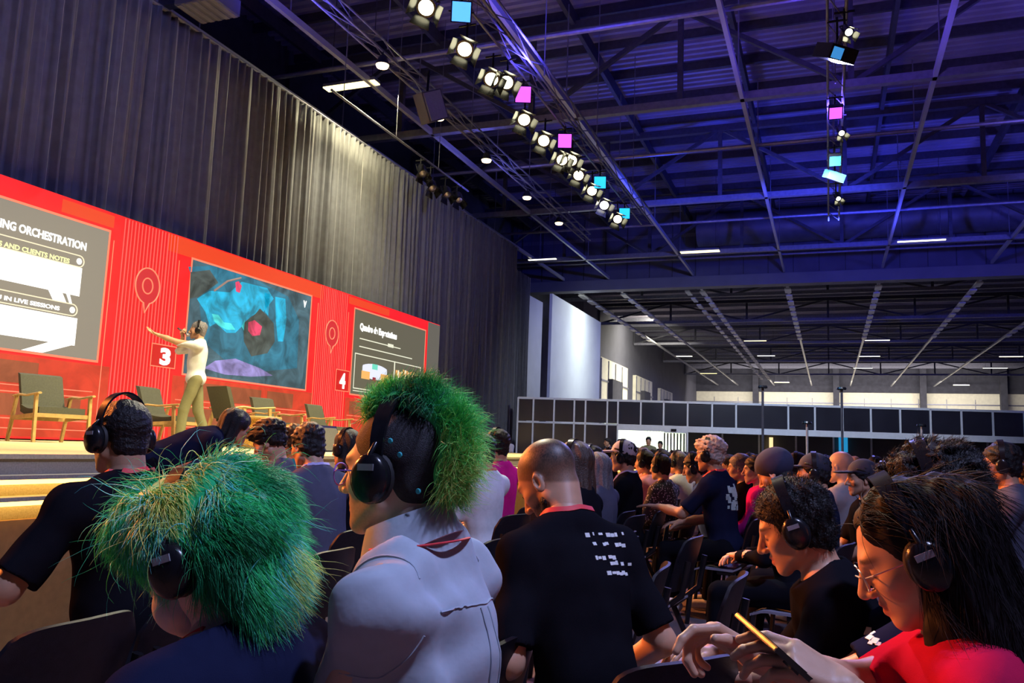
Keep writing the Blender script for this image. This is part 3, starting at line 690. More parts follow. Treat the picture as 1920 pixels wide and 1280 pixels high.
def panel_light(loc, tgt, lens, label, w=.30):
    o = empty('colour_wash_light', loc, 0, label, 'stage light'); aim(o, tgt)
    MB().bbox((-w/2-.02, -w/2-.02, 0), (w/2+.02, w/2+.02, .12)).build('housing', M['black'], o)
    MB().bbox((-w/2, -w/2, -.01), (w/2, w/2, 0)).build('led_face', lens, o)
    MB().tube([(-w/2-.05, 0, .05), (-w/2-.05, 0, .3), (w/2+.05, 0, .3), (w/2+.05, 0, .05)], .012, 6).build('yoke', M['black'], o); clamp(o, .3)
    return o
def onz(px, py, z): return on(px, py, 2, z)
names = ('topmost of the row, at the picture edge', 'second from the top, under the blue square light', 'third, left one of a close pair', 'right one of the close pair', 'just under the first violet square', 'between the two violet squares', 'left of a pair under the second violet square', 'right of the pair under the second violet square', 'above the cyan squares', 'beside the upper cyan square', 'between the two cyan squares', 'lowest, beside the lower cyan square')
for (px, py), nm in zip(((800, 12), (872, 90), (922, 146), (950, 152), (983, 222), (1020, 262), (1054, 298), (1072, 299), (1085, 327), (1110, 356), (1133, 383), (1158, 409)), names):
    p = onz(px, py, 8.2); fresnel(p, (p.x+2.5, p.y-7 if px < 1000 else p.y-9, 1.4), LW, 'lit warm spotlight with barn doors, '+nm, .15, 'warm spotlights on the stage truss')
for (px, py, lens, nm) in ((865, 22, LB, 'glowing blue square wash light near the top edge'), (981, 177, LV, 'upper violet square wash light in the spotlight row'), (1059, 264, LV, 'lower violet square wash light in the spotlight row'), (1125, 342, LC, 'upper cyan square wash light in the spotlight row'), (1171, 400, LC, 'lower cyan square wash light in the spotlight row'),
                           (1567, 212, LV, 'violet wash light hanging over the audience'), (1566, 302, LC, 'cyan wash light hanging below the violet one')):
    p = onz(px, py, 8.35); panel_light(p, (0, 0, 1.4) if px < 1500 else (.5, p.y-6, 1.4), lens, nm, .30 if px < 1500 else .24)
for (px, py, nm) in ((1590, 58, 'small white spot glaring beside the hanging speaker box'), (1577, 247, 'small white spot under the violet hanging light'), (1571, 370, 'lowest small white spot on the audience truss')):
    p = onz(px, py, 8.3); fresnel(p, (p.x+1.5, p.y-8, 1), LW, nm, .07)
p = onz(1566, 100, 8.2); t = empty('video_projector', p, 0, 'boxy projector hanging from the truss over the audience', 'projector'); t.rotation_euler = (.5, .15, .55)
MB().bbox((-.24, -.32, -.12), (.24, .32, .12)).build('body', M['black'], t); MB().bbox((-.2, -.33, -.1), (-.02, -.32, .08)).build('lens_panel', lit('blue_panel', (.05, .3, .75), .8), t); clamp(t, .1); MB().tube([(0, 0, .12), (0, 0, .4)], .04, 8).build('mount', M['steel2'], t)
p = onz(1564, 330, 8.2); t = empty('moving_head', p, 0, 'cyan lit box light under the cyan wash light', 'stage light'); t.rotation_euler = (.4, .2, .6)
clamp(t, .05); MB().bbox((-.22, -.14, -.1), (.22, .14, .1)).build('body', mat('cyan_lit', (.1, .35, .45), .4), t); MB().bbox((-.2, -.15, -.08), (.2, -.14, .08)).build('led_face', lit('cyan_face', (.05, .75, .9), 1.5), t)
for i, ((px, py), nm) in enumerate(zip(((717, 122), (823, 220), (912, 300), (988, 370), (1048, 418)), ('nearest', 'second', 'middle', 'fourth', 'farthest'))):
    p = onz(px, py, 9.3); o = empty('downlight', p, 0, nm+' of the five small warm downlights above the drape line', 'lamp', 'warm downlights'); MB().lathe([(.07, .2), (.12, .1), (.15, 0)], n=16).build('shade', M['black'], o, True); MB().lathe([(.14, .0), (.12, -.05), (.02, -.07)], n=16).build('bulb', LP, o, True)
    MB().tube([(0, 0, .2), (0, 0, .3)], .012, 6).build('stem', M['black'], o)
# linear luminaires
TL = lit('tube_light', (1, .96, .70), 3.2); TL2 = lit('tube_light_warm', (1, .84, .36), 2.8)
def linear(pa, pb, z, label, m=TL, w=.16, hz=None):
    hz = 12.58 if hz else 14.01; a, b_ = onz(*pa, z), onz(*pb, z); y = (a.y+b_.y)/2; c = Vector(((a.x+b_.x)/2, y, z)); L_ = abs(b_.x-a.x)
    o = empty('linear_luminaire', c, 0, label, 'ceiling light')
    MB().bbox((-L_/2, -w/2, .02), (L_/2, w/2, .10)).build('housing', M['steel2'], o); MB().bbox((-L_/2, -w/2+.01, -.01), (L_/2, w/2-.01, .02)).build('diffuser', m, o)
    for s_ in (-1, 1): MB().tube([(s_*L_*.4, 0, .1), (s_*L_*.4, 0, (hz or 13.75)-z)], .012, 5).build('suspension', M['steel'], o)
linear((608, 166), (710, 157), 10.5, 'bright yellow linear luminaire washing the drape', TL2, .3)
linear((990, 487), (1044, 486), 10.4, 'linear luminaire at the far end of the drape')
linear((1275, 472), (1350, 472), 10.4, 'yellow linear luminaire left of centre before the header', TL2, .34)
linear((1683, 453), (1773, 450), 10.4, 'white linear luminaire right of centre before the header')
for i, (pa, pb, nm, m_) in enumerate((((1395, 639), (1437, 639), 'yellow far luminaire beside the dashed rail', TL2), ((1420, 667), (1453, 667), 'white far luminaire just below the yellow one', TL), ((1622, 638), (1668, 638), 'upper far luminaire right of the centre rail', TL), ((1611, 668), (1650, 668), 'second far luminaire right of the centre rail', TL),
        ((1600, 690), (1636, 690), 'third far luminaire right of the centre rail', TL), ((1873, 669), (1919, 668), 'far luminaire at the right picture edge', TL), ((1843, 690), (1889, 690), 'far luminaire below the right edge one', TL), ((1313, 700), (1344, 700), 'yellow far luminaire low on the left', TL2), ((1268, 668), (1298, 668), 'dim far luminaire over the cream bays', TL), ((1452, 717), (1480, 717), 'small far luminaire above the end wall', TL2), ((1787, 722), (1818, 722), 'small far luminaire above the end wall, right', TL))):
    linear(pa, pb, 10.3, nm, m_, .22, 12.3)
# speakers and unlit units among the trusses
p = onz(808, 200, 9.2); t = empty('line_array_speaker', p, 0, 'pale grey line array box hung between the downlights', 'speaker'); t.rotation_euler = (.5, 0, -.3)
MB().bbox((-.14, -.35, -.35), (.14, .35, .35)).build('cabinet', M['duct'], t); MB().bbox((.14, -.3, -.32), (.16, .3, .32)).build('grille', M['alu'], t); MB().bar((0, 0, .3), (0, .3, .8), .04).build('bracket', M['black'], t)
up_rail = MB().tube([(-10.4, 15, 0), (-10.4, 22.6, 0)], .03, 8).build('fixture_pipe', M['steel2'], None, True); up_rail.location = (0, 0, on(830, 350, 0, -10.4).z+.42); tag(up_rail, 'short pipe carrying the dark cluster of unlit spotlights', 'pipe')
for yy in (15.5, 18, 20.5): MB().tube([(-10.4, yy, 0), (-10.4, yy, 13.75-up_rail.location.z)], .01, 6).build('chain', M['steel2'], up_rail)
for (px, py, nm) in ((792, 322, 'unlit spotlight highest of the dark cluster right of the drape'), (810, 350, 'unlit spotlight in the middle of the dark cluster'), (838, 362, 'unlit spotlight left of the tilted white one'), (860, 372, 'tilted grey spotlight at the end of the dark cluster')):
    p = on(px, py, 0, -10.4); fresnel(p, (p.x+3, p.y-3, 3), M['alu'], nm, .12)
for (px, nm) in ((345, 'near grey air vent box at the drape top'),):
    p = onz(390, 6, 9.3); t = MB().box((0, 0, 0), (.9, .7, .3)).build('vent_box', M['duct']); t.location = p; tag(t, nm, 'vent'); k = MB()
    for i in range(5): k.bbox((-.4+i*.18, -.34, -.17), (-.3+i*.18, .34, -.15))
    k.build('grille', M['steel2'], t)

# ================================================================== PEOPLE
def V3(*a): return Vector(a)
SKINS = {}
def skin(name, c):
    dark = tuple(x*.10 for x in c); lip = (c[0]*.85, c[1]*.45, c[2]*.45)
    return mat('skin_'+name, c, .48, noise=.06, scale=25, bump=.08, bscale=350, bdist=.002, mask=[('hairy', (.018, .014, .014)), ('lip', lip)])
SK = dict(tan=skin('tan', (.54, .30, .19)), light=skin('light', (.66, .45, .34)), brown=skin('brown', (.36, .20, .12)), pale=skin('pale', (.72, .54, .46)))
def head_prims(v, k=1.0, jaw=1.0, smile=0, closed=True):
    v.ell((0, -.014, .040), (.076, .096, .084), .01)
    v.ell((0, .024, -.018), (.064, .068, .082), .03)
    v.cone((-.050, .004, -.058), (-.014, .066, -.098), .022*jaw, .017*jaw, .025)
    v.cone((.050, .004, -.058), (.014, .066, -.098), .022*jaw, .017*jaw, .025)
    v.ell((0, .070, -.098), (.020, .017, .016), .018)
    v.ell((0, .052, -.062), (.036, .036, .034), .022)
    v.cone((-.030, .078, .022), (.030, .078, .022), .013, .013, .022)
    for s in (-1, 1):
        v.ell((s*.042, .056, -.020), (.022, .022, .020), .022)
        v.ell((s*.032, .096, .000), (.019, .018, .012), .014, mode='sub')
        v.ell((s*.031, .0725, .000), (.0145, .0145, .0125), .004)
        v.cone((s*.044, .072, -.0045), (s*.020, .080, -.0055), .0030, .0030, .003)
        v.cone((s*.046, .072, .0065), (s*.020, .081, .0075), .0040, .0040, .004)
        v.ell((s*.0775, -.006, -.008), (.007, .018, .031), .006, R=Matrix.Rotation(-s*.35, 3, 'Z') @ Matrix.Rotation(.15, 3, 'X'))
        v.ell((s*.0835, -.004, -.004), (.005, .009, .018), .004, mode='sub')
    v.cone((0, .090, .014), (0, .114, -.030), .0075, .0105, .012)
    v.ell((0, .110, -.033), (.010, .010, .009), .008)
    for s in (-1, 1): v.ell((s*.0125, .100, -.036), (.0085, .0095, .0075), .006)
    v.cone((-.020, .080, -.0615), (0, .0905, -.0585), .0055, .0068, .006); v.cone((.020, .080, -.0615), (0, .0905, -.0585), .0055, .0068, .006)
    v.cone((-.017, .079, -.0715), (0, .088, -.0735), .0058, .0078, .006); v.cone((.017, .079, -.0715), (0, .088, -.0735), .0058, .0078, .006)
    v.cone((-.022, .0875, -.0655), (0, .098, -.0655), .0016, .0022, .003, mode='sub'); v.cone((.022, .0875, -.0655), (0, .098, -.0655), .0016, .0022, .003, mode='sub')
def hand_prims(v, side, curl, spread=1.0, thumb=(.5, .5), h=None):
    # hand frame: wrist at origin, fingers along +Y, back of hand +Z, thumb towards side*X
    s = side
    for i, (x, y) in enumerate(((.026, .088), (.009, .092), (-.009, .087), (-.025, .078))):
        v.cone((s*x*.55, .004, 0), (s*x, y, 0), .0145, .0115, .012)
    v.cone((s*.020, .020, -.006), (s*.028, .050, -.012), .017, .012, .012)
    L = ((.044, .027, .022), (.048, .030, .023), (.045, .028, .022), (.035, .021, .019)); bx = ((.026, .088), (.009, .092), (-.009, .087), (-.025, .078))
    for i in range(4):
        p = Vector((s*bx[i][0], bx[i][1], 0)); ang = 0; sp = s*(.10-.07*i)*spread; c = curl[i] if isinstance(curl, (list, tuple)) else curl; r = .0098 if i < 3 else .0085
        for j in range(3):
            ang += c*(1.0 if j < 2 else .7)
            d = Vector((math.sin(sp)*math.cos(ang), math.cos(sp)*math.cos(ang), -math.sin(ang))); q = p+d*L[i][j]
            v.cone(p, q, r, r*.90, .0035); p = q; r *= .90
    p = Vector((s*.024, .026, -.006)); a = thumb[0]; b = thumb[1]
    for j, l in enumerate((.040, .032, .026)):
        d = Vector((s*math.sin(a)*math.cos(b*j*.8), math.cos(a), -math.sin(b*(j+1)*.5))).normalized(); q = p+d*l
        v.cone(p, q, .0135-.002*j, .0118-.002*j, .005); p = q; a *= .75
def frame3(y, z):
    y = Vector(y).normalized(); x = y.cross(Vector(z)).normalized(); z = x.cross(y); return Matrix((x, y, z)).transposed()
def ik(S, T, l1, l2, pole):
    S, T = Vector(S), Vector(T); d = T-S; L = min(d.length, (l1+l2)*.995); u = d.normalized(); T = S+u*L
    a = math.acos(max(-1, min(1, (l1*l1+L*L-l2*l2)/(2*l1*L)))); p = Vector(pole); p = (p-u*p.dot(u)).normalized()
    return S+u*math.cos(a)*l1+p*math.sin(a)*l1, T
def rx(a): return Matrix.Rotation(-a, 3, 'X')       # positive = forward (towards +Y)
def sit_pose(hz=1.22, lean=.08, pitch=.1, yaw=0, roll=0, hf=.03, L=None, R=None, sw=.175, knee=.42, slide=0, neck=.0, build=1.0, Tfix=None):
    """Joints of a seated person in local space: +Y forward, origin on the floor under the pelvis."""
    J = {}; P = V3(0, slide, .555)
    Rl = rx(lean); Rn = rx(lean*.6+pitch*.35+neck)
    Hoff = Rn @ V3(0, hf, .133)
    z0 = hz-.555-Hoff.z; T = Tfix or z0/max(.3, math.cos(lean)); N = P+Rl @ V3(0, 0, T)
    J['P'] = P; J['N'] = N; J['H'] = N+Hoff; J['lean'] = Rl; J['T'] = T; J['sw'] = sw; J['b'] = build
    J['Hm'] = Matrix.Translation(J['H']) @ (Matrix.Rotation(yaw, 4, 'Z') @ Matrix.Rotation(-pitch, 4, 'X') @ Matrix.Rotation(roll, 4, 'Y'))
    for s, nm, spec in ((-1, 'L', L), (1, 'R', R)):
        spec = spec or {}
        S = N+Rl @ V3(s*sw, -.005+spec.get('sf', 0), -.094+spec.get('su', 0)); t = spec.get('t', (s*.09, .34, .63)); E_, W_ = ik(S, t, .285, .25, spec.get('pole', (s*.6, -.5, -.8)))
        J['S'+nm], J['E'+nm], J['W'+nm] = S, E_, W_
        fd = Vector(spec['f']) if 'f' in spec else (W_-E_).normalized()+V3(-s*.2, 0, 0); nn = spec.get('n', (0, .15, 1))
        J['M'+nm] = Matrix.Translation(W_) @ frame3(fd, nn).to_4x4(); J['c'+nm] = spec.get('c', .42); J['th'+nm] = spec.get('th', (.6, .5)); J['sp'+nm] = spec.get('sp', 1)
        J['hip'+nm] = P+V3(s*.085, .0, -.015); kx = s*spec.get('kx', .13); J['kn'+nm] = V3(kx, slide+knee, .505); J['an'+nm] = V3(kx, slide+knee+spec.get('ax', .04), .10)
    return J
def stand_pose(bend=0, hz=1.62, **kw):
    J = sit_pose(hz=1.22, **kw); dz = hz-1.22
    return J
def body_mesh(name, J, hh=.0035, hb=.009, hd=.003, hands=('L', 'R'), legs=True, buzz=0, stubble=0, jaw=1.0, headscale=1.0, sleeves=None):
    parts = []; Hm = J['Hm']; N = J['N']; b = J['b']
    hi = np.array(Hm.inverted())
    nb = np.array((Hm.inverted() @ (N+J['lean'] @ V3(0, -.005, -.03))))
    v = Vox((-.10, -.125, -.20), (.10, .135, .135), hh)
    head_prims(v, jaw=jaw)
    v.cone((0, -.030, -.035), nb, .053*b**.5, .058*b**.5, .022)
    P, F = v.nets(); hp = P.copy()
    lip = np.exp(-(((P[:, 0])/.021)**4+((P[:, 2]+.0655)/.0125)**4+(np.minimum(0, P[:, 1]-.078)/.012)**2))
    rs = np.random.RandomState(5)
    sca = np.zeros(len(P))
    if buzz:
        line = -.004+.72*P[:, 1]; cov = np.clip((P[:, 2]-line)/.008, 0, 1)*np.clip((P[:, 2]+.062)/.015, 0, 1)*(P[:, 1] < .085); sca = cov*buzz*(.66+.34*np.clip((P[:, 2]-.9*line-.015)/.075, 0, 1))*(.9+.2*(rs.rand(len(P))-.5))
        sca *= (np.abs(P[:, 0]) < .078)
    if stubble:
        g = np.clip((-.035-P[:, 2])/.02, 0, 1)*np.clip((P[:, 1]+.01)/.03, 0, 1)*np.clip((P[:, 2]+.125)/.02, 0, 1); sca = np.maximum(sca, g*stubble*(1-lip)*(.8+.4*rs.rand(len(P))))
    brow = np.exp(-((((np.abs(P[:, 0])-.033)/.018)**4)+((P[:, 2]-.0235-.10*(.033-np.abs(np.abs(P[:, 0])-.030)))/.0050)**4))*(P[:, 1] > .055)*.9
    sca = np.maximum(sca, brow)
    lid = np.exp(-((((np.abs(P[:, 0])-.032)/.014)**4)+((P[:, 2]+.0045)/.0022)**4))*(P[:, 1] > .060)*.85; sca = np.maximum(sca, lid)
    m4 = np.array(Hm); P = P*headscale @ m4[:3, :3].T+m4[:3, 3]
    parts.append((P, F, sca, lip))
    # trunk, arms and legs in one field
    ks = ['P', 'N', 'H', 'SL', 'SR', 'EL', 'ER', 'WL', 'WR']+(['knL', 'knR', 'anL', 'anR'] if legs else [])
    A = np.array([J[q] for q in ks]); lo = A.min(0)-.14; hi_ = A.max(0)+.14; lo[2] = max(lo[2], .0); hi_[2] = J['H'].z-.0
    v = Vox(lo, hi_, hb)
    Rl = np.array(J['lean']); Pp = J['P']; T = J['T']
    c = lambda x, y, z: Pp+J['lean'] @ V3(x, y, z)
    sh = .016
    v.ell(c(0, 0, .02), (.155*b-sh, .12*b-sh, .12-sh), .03, R=Rl); v.ell(c(0, .01, T*.40), (.135*b-sh, .105*b-sh, .17-sh), .05, R=Rl); v.ell(c(0, .0, T*.70), (.155*b-sh, .11*b-sh, .19-sh), .05, R=Rl)
    nb2 = N+J['lean'] @ V3(0, -.005, -.03); nt = Hm @ V3(0, -.030, -.035)
    v.cone(nt, nb2, .0525*b**.5, .0575*b**.5, .02)
    for s, q in ((-1, 'L'), (1, 'R')):
        v.cone(nb2+J['lean'] @ V3(s*.02, -.012, .0), J['S'+q], .048, .048, .035); v.cone(J['S'+q], J['E'+q], .052*b-.004, .040*b, .02); v.cone(J['E'+q], J['W'+q].lerp(J['E'+q], .45), .040*b, .037*b, .02); v.cone(J['W'+q].lerp(J['E'+q], .45), J['W'+q], .037*b, .0255, .02)
        if q == 'L': v.cone(J['SL'], J['SR'], .050, .050, .05)
        if q not in hands: v.ell(J['M'+q] @ V3(0, .06, -.01), (.04, .04, .03), .02)
        if legs:
            v.cone(J['hip'+q], J['kn'+q], .078*b, .052, .03); v.cone(J['kn'+q], J['an'+q], .052, .036, .02)
    P, F = v.nets(); z = np.zeros(len(P)); parts.append((P, F, z, z))
    for s, q in ((-1, 'L'), (1, 'R')):
        if q in hands:
            v = Vox((-.105, -.06, -.13), (.105, .215, .055), hd)
            # the palm: thumb side points to the body's midline when the back of the hand is up
            hand_prims(v, -s, J['c'+q], J['sp'+q], J['th'+q])
            e = J['M'+q].inverted() @ J['E'+q]; e = e.normalized()*.09
            v.cone(e, (0, .006, 0), .0275, .0235, .012)
            P, F = v.nets(); m4 = np.array(J['M'+q]); P = P @ m4[:3, :3].T+m4[:3, 3]; z = np.zeros(len(P)); parts.append((P, F, z, z))
    V = []; FF = []; a = []; l = []; o = 0
    for P, F, s1_, l1_ in parts: V.append(P); FF.append(F+o); a.append(s1_); l.append(l1_); o += len(P)
    me = np_mesh(name, np.concatenate(V), np.concatenate(FF)); attr(me, 'hairy', np.concatenate(a)); attr(me, 'lip', np.concatenate(l))
    return me
def shirt_mesh(name, J, h=.008, sleeve='short', seed=1, wr=.0035, loose=1.0, collar=.0, length=0, hood=False):
    Rl = J['lean']; b = J['b']*loose; T = J['T']; N = J['N']; Pp = J['P']; c = lambda x, y, z: Pp+Rl @ V3(x, y, z); Rn = np.array(Rl)
    A = np.array([J[q] for q in ('P', 'N', 'SL', 'SR', 'EL', 'ER')]+([J['WL'], J['WR']] if sleeve == 'long' else []))
    v = Vox(A.min(0)-.17, A.max(0)+.15, h)
    v.ell(c(0, .0, .0), (.165*b, .135*b, .12), .03, R=Rn); v.ell(c(0, .012, T*.38), (.15*b, .122*b, .20), .06, R=Rn); v.ell(c(0, .0, T*.70), (.172*b, .124*b, .185), .06, R=Rn)
    nb2 = N+Rl @ V3(0, -.005, -.03)
    v.ell(N+Rl @ V3(0, -.005, -.03), (.082, .078, .05), .035, R=Rn); v.cone(J['SL'], J['SR'], .060*b, .060*b, .06)
    for s, q in ((-1, 'L'), (1, 'R')):
        S, E_, W_ = J['S'+q], J['E'+q], J['W'+q]
        v.cone(nb2+Rl @ V3(s*.025, -.012, .0), S, .060, .058*b, .045)
        if sleeve == 'short':
            d = (E_-S).normalized(); e = S+(E_-S)*.86
            v.cone(S, S+(E_-S)*1.05, .057*b, .063*b, .045, clip=[(e, d)])
        elif sleeve == 'long':
            d = (W_-E_).normalized(); e = E_+(W_-E_)*.93
            v.cone(S, E_, .060*b, .052*b, .025); v.cone(E_, E_+(W_-E_)*1.05, .052*b, .038, .02, clip=[(e, d)])
        elif sleeve == 'roll':
            d = (E_-S).normalized(); v.cone(S, E_, .057*b, .052*b, .045, clip=[(S+(E_-S)*.95, d)])
    if hood: v.ell(N+Rl @ V3(0, -.075, .0), (.10, .05, .06), .03, R=Rn)
    w1 = wob(seed, wr*1.3, 30); w2 = wob(seed+9, wr*.6, 75)
    v.warp(lambda X, Y, Z: w1(X*1.3, Y*1.3, Z*.7)+w2(X, Y, Z*.6))
    # neck opening
    top = N+Rl @ V3(0, -.012, .018+collar); n = Rl @ V3(0, .42, 1)
    v.ell(N+Rl @ V3(0, -.004, .03), (.066, .066, .05), .004, R=Rn, mode='sub')
    v.plane(top, n.normalized()); v.plane(Pp+V3(0, 0, -.085), (0, 0, -1))
    P, F = v.nets(); return np_mesh(name, P, F)
def trousers_mesh(name, J, h=.011, seed=3):
    A = np.array([J[q] for q in ('P', 'knL', 'knR', 'anL', 'anR')]); v = Vox(A.min(0)-.16, A.max(0)+.15, h); b = J['b']
    v.ell(J['P'], (.158*b, .125*b, .10), .02)
    for q in 'LR':
        v.cone(J['hip'+q], J['kn'+q], .088*b, .068, .03); d = (J['an'+q]-J['kn'+q]).normalized()
        v.cone(J['kn'+q], J['an'+q]+d*.05, .066, .058, .02, clip=[(J['an'+q]+d*.01, d)])
    w = wob(seed, .005, 30); v.warp(w); P, F = v.nets(); return np_mesh(name, P, F)
def shoe_mesh(name, J, q, h=.008):
    a = J['an'+q]; v = Vox((a.x-.07, a.y-.1, 0), (a.x+.07, a.y+.25, .15), h)
    v.cone((a.x, a.y-.02, .055), (a.x, a.y+.13, .045), .042, .038, .02); v.cone((a.x, a.y, .05), (a.x, a.y, .11), .04, .042, .02); v.plane((0, 0, .004), (0, 0, -1)); P, F = v.nets(); return np_mesh(name, P, F)
# ---- hair, in the head frame
def hair_vox(style, h=.004, seed=1):
    v = Vox((-.15, -.20, -.36 if style in ('long', 'bob') else -.14), (.15, .17, .22), h); up = 0
    if style == 'short':
        v.ell((0, -.016, .046), (.086, .106, .094), .01); v.plane((0, .088, .070), (0, .80, -.60))
        v.ell((0, -.040, -.005), (.074, .062, .060), .02); v.ell((0, -.048, -.040), (.062, .050, .056), .025); w = wob(seed, .006, 90); w2 = wob(seed+3, .004, 220); v.warp(lambda X, Y, Z: w(X, Y, Z)+w2(X, Y, Z))
    elif style == 'crop':
        v.ell((0, -.014, .042), (.080, .1005, .0885), .01); v.plane((0, .082, .066), (0, .66, -.75)); v.ell((0, -.045, -.030), (.062, .054, .058), .02); v.plane((0, -.05, -.085), (0, -.2, -1)); w2 = wob(seed+3, .0015, 260); v.warp(w2)
    elif style == 'flat':            # thicker on top, faded sides
        v.ell((0, -.013, .047), (.0805, .102, .090), .01); v.plane((0, .078, .062), (0, .58, -.81)); w2 = wob(seed+3, .0022, 220); v.warp(w2)
    elif style == 'curly':
        v.ell((0, -.020, .056), (.094, .116, .100), .01); v.ell((0, .055, .085), (.060, .050, .040), .03); v.plane((0, .094, .058), (0, .70, -.71)); v.ell((0, -.050, -.015), (.078, .060, .060), .02)
        w = wob(seed, .010, 95); w2 = wob(seed+3, .006, 240); v.warp(lambda X, Y, Z: w(X, Y, Z)+w2(X, Y, Z))
    elif style in ('long', 'bob'):
        v.ell((0, -.018, .046), (.090, .110, .096), .01); v.plane((0, .090, .066), (0, .86, -.50)); n = -.30 if style == 'long' else -.12
        for s in (-1, 1): v.cone((s*.066, -.012, .02), (s*.078, -.035, n), .034, .036, .03); v.cone((s*.030, -.070, .03), (s*.045, -.085, n-.0), .045, .040, .03)
        w = wob(seed, .006, 60); v.warp(lambda X, Y, Z: w(X*2.2, Y*2.2, Z*.35))
    elif style == 'afro':
        v.ell((0, -.020, .055), (.108, .122, .108), .01); v.plane((0, .088, .052), (0, .74, -.67)); v.ell((0, -.05, -.02), (.085, .07, .06), .02); w = wob(seed, .008, 110); v.warp(w)
    return v
def strands(name, roots, dirs, L, segs, width, grav, curl, m, par, seed=1, tint=None, cf=14, flat=.35, drag=.0):
    rs = np.random.RandomState(seed); n = len(roots); p = roots.astype(float).copy(); d = dirs/np.linalg.norm(dirs, axis=1)[:, None]; st = (L/segs)[:, None]
    pts = [p.copy()]; ph = rs.rand(n, 3)*6.28; g = np.array(grav, float)
    for i in range(segs):
        sw = np.sin(p[:, [1, 2, 0]]*cf*4+ph*.6+i*.5)*curl
        d = d+g*(1.0/segs)*1.6+sw; d /= np.linalg.norm(d, axis=1)[:, None]; p = p+d*st; pts.append(p.copy())
    pts = np.stack(pts, 1); T = np.gradient(pts, axis=1); T /= np.linalg.norm(T, axis=2)[:, :, None]+1e-9
    ref = rs.normal(size=(n, 1, 3)); U = np.cross(T, ref); U /= np.linalg.norm(U, axis=2)[:, :, None]+1e-9; Wv = np.cross(T, U)
    taper = (1-np.linspace(0, 1, segs+1)**1.8*.88)[None, :, None]*(width*(.6+.8*rs.rand(n)))[:, None, None]
    ring = []
    for k in range(3):
        a = 2*PI*k/3; ring.append(pts+(U*math.cos(a)+Wv*math.sin(a))*taper)
    V = np.stack(ring, 2).reshape(-1, 3); base = np.arange(n)[:, None, None]*(segs+1)*3; i = np.arange(segs)[None, :, None]*3; k = np.arange(3)[None, None, :]; k1 = (k+1) % 3
    F = np.stack([base+i+k, base+i+k1, base+i+3+k1, base+i+3+k], -1).reshape(-1, 4)
    me = np_mesh(name, V, F)
    if tint is not None: attr(me, 'tint', np.repeat(np.clip(tint, 0, 1), (segs+1)*3))
    return link(name, me, par, m)
def normals_of(me):
    n = len(me.vertices); a = np.zeros(n*3, np.float32); me.vertices.foreach_get('co', a); b = np.zeros(n*3, np.float32); me.vertex_normals.foreach_get('vector', b); return a.reshape(-1, 3), b.reshape(-1, 3)
def ellipse_path(n, f): return [f(2*PI*i/n) for i in range(n)]
HP = {}
def headphones(par, Hm, lift=0, wide=0, label=None, lod=0, m=None):
    o = empty('headphones'); o.parent = par; o.matrix_local = Hm; m = m or M['black']; nn = 24 if lod == 0 else 12
    key = (round(lift, 3), round(wide, 3), lod)
    if key not in HP:
        me = {}
        b = MB(); pts = []; 
        for i in range(17):
            a = -1.75+3.5*i/16; pts.append(((.090+wide)*math.sin(a)/math.sin(1.45) if abs(a) > 1.45 else (.090+wide)*math.sin(a)/math.sin(1.45), -.008, .035+(.104+lift)*math.cos(a)))
        nb_ = len(pts)
        def f(u, v):
            x = u*(nb_-1); i = min(int(x), nb_-2); t = x-i; p = Vector(pts[i]).lerp(Vector(pts[i+1]), t); tg = (Vector(pts[i+1])-Vector(pts[i])).normalized(); nrm = Vector((0, 1, 0)).cross(tg)
            w = .017*(1-.35*abs(2*u-1)**2); return (p+Vector((0, (v-.5)*2*w, 0)), nrm*(1))
        b.sheet(f, 32 if lod == 0 else 12, 4, .007); me['headband'] = b.mesh('headband', True, 40)
        for s in (-1, 1):
            b = MB(); R = Matrix.Rotation(s*PI/2, 3, 'Y')
            b.lathe([(.012, .0), (.030, .002), (.036, .004), (.040, .010), (.041, .020), (.038, .029), (.030, .034), (.012, .036)], (s*(.084+wide), -.004, -.008), R, nn, (1.14, .92))
            me['cup%d' % s] = b.mesh('ear_cup', True, 40)
            b = MB(); b.lathe([(.020, .0), (.036, -.001), (.041, .005), (.038, .013), (.020, .013)], (s*(.074+wide), -.004, -.008), R, nn, (1.14, .92)); me['cus%d' % s] = b.mesh('ear_cushion', True, 50)
            b = MB(); b.tube([(s*(.090+wide), -.006, .055), (s*(.110+wide), -.006, .035), (s*(.112+wide), -.005, .015)], .005, 8); me['yok%d' % s] = b.mesh('yoke', True, 60)
            b = MB(); b.bbox((s*(.1195+wide)-.0012, -.019, .006), (s*(.1195+wide)+.0012, .013, .018)); me['mark%d' % s] = b.mesh('maker_mark')
        HP[key] = me
    me = HP[key]
    link('headband', me['headband'], o, m)
    for s in (-1, 1):
        link('ear_cup', me['cup%d' % s], o, m); link('ear_cushion', me['cus%d' % s], o, M['blackmat'])
        if lod == 0: link('yoke', me['yok%d' % s], o, m); link('maker_mark', me['mark%d' % s], o, mat('grey_print', (.30, .30, .34), .5))
    return o
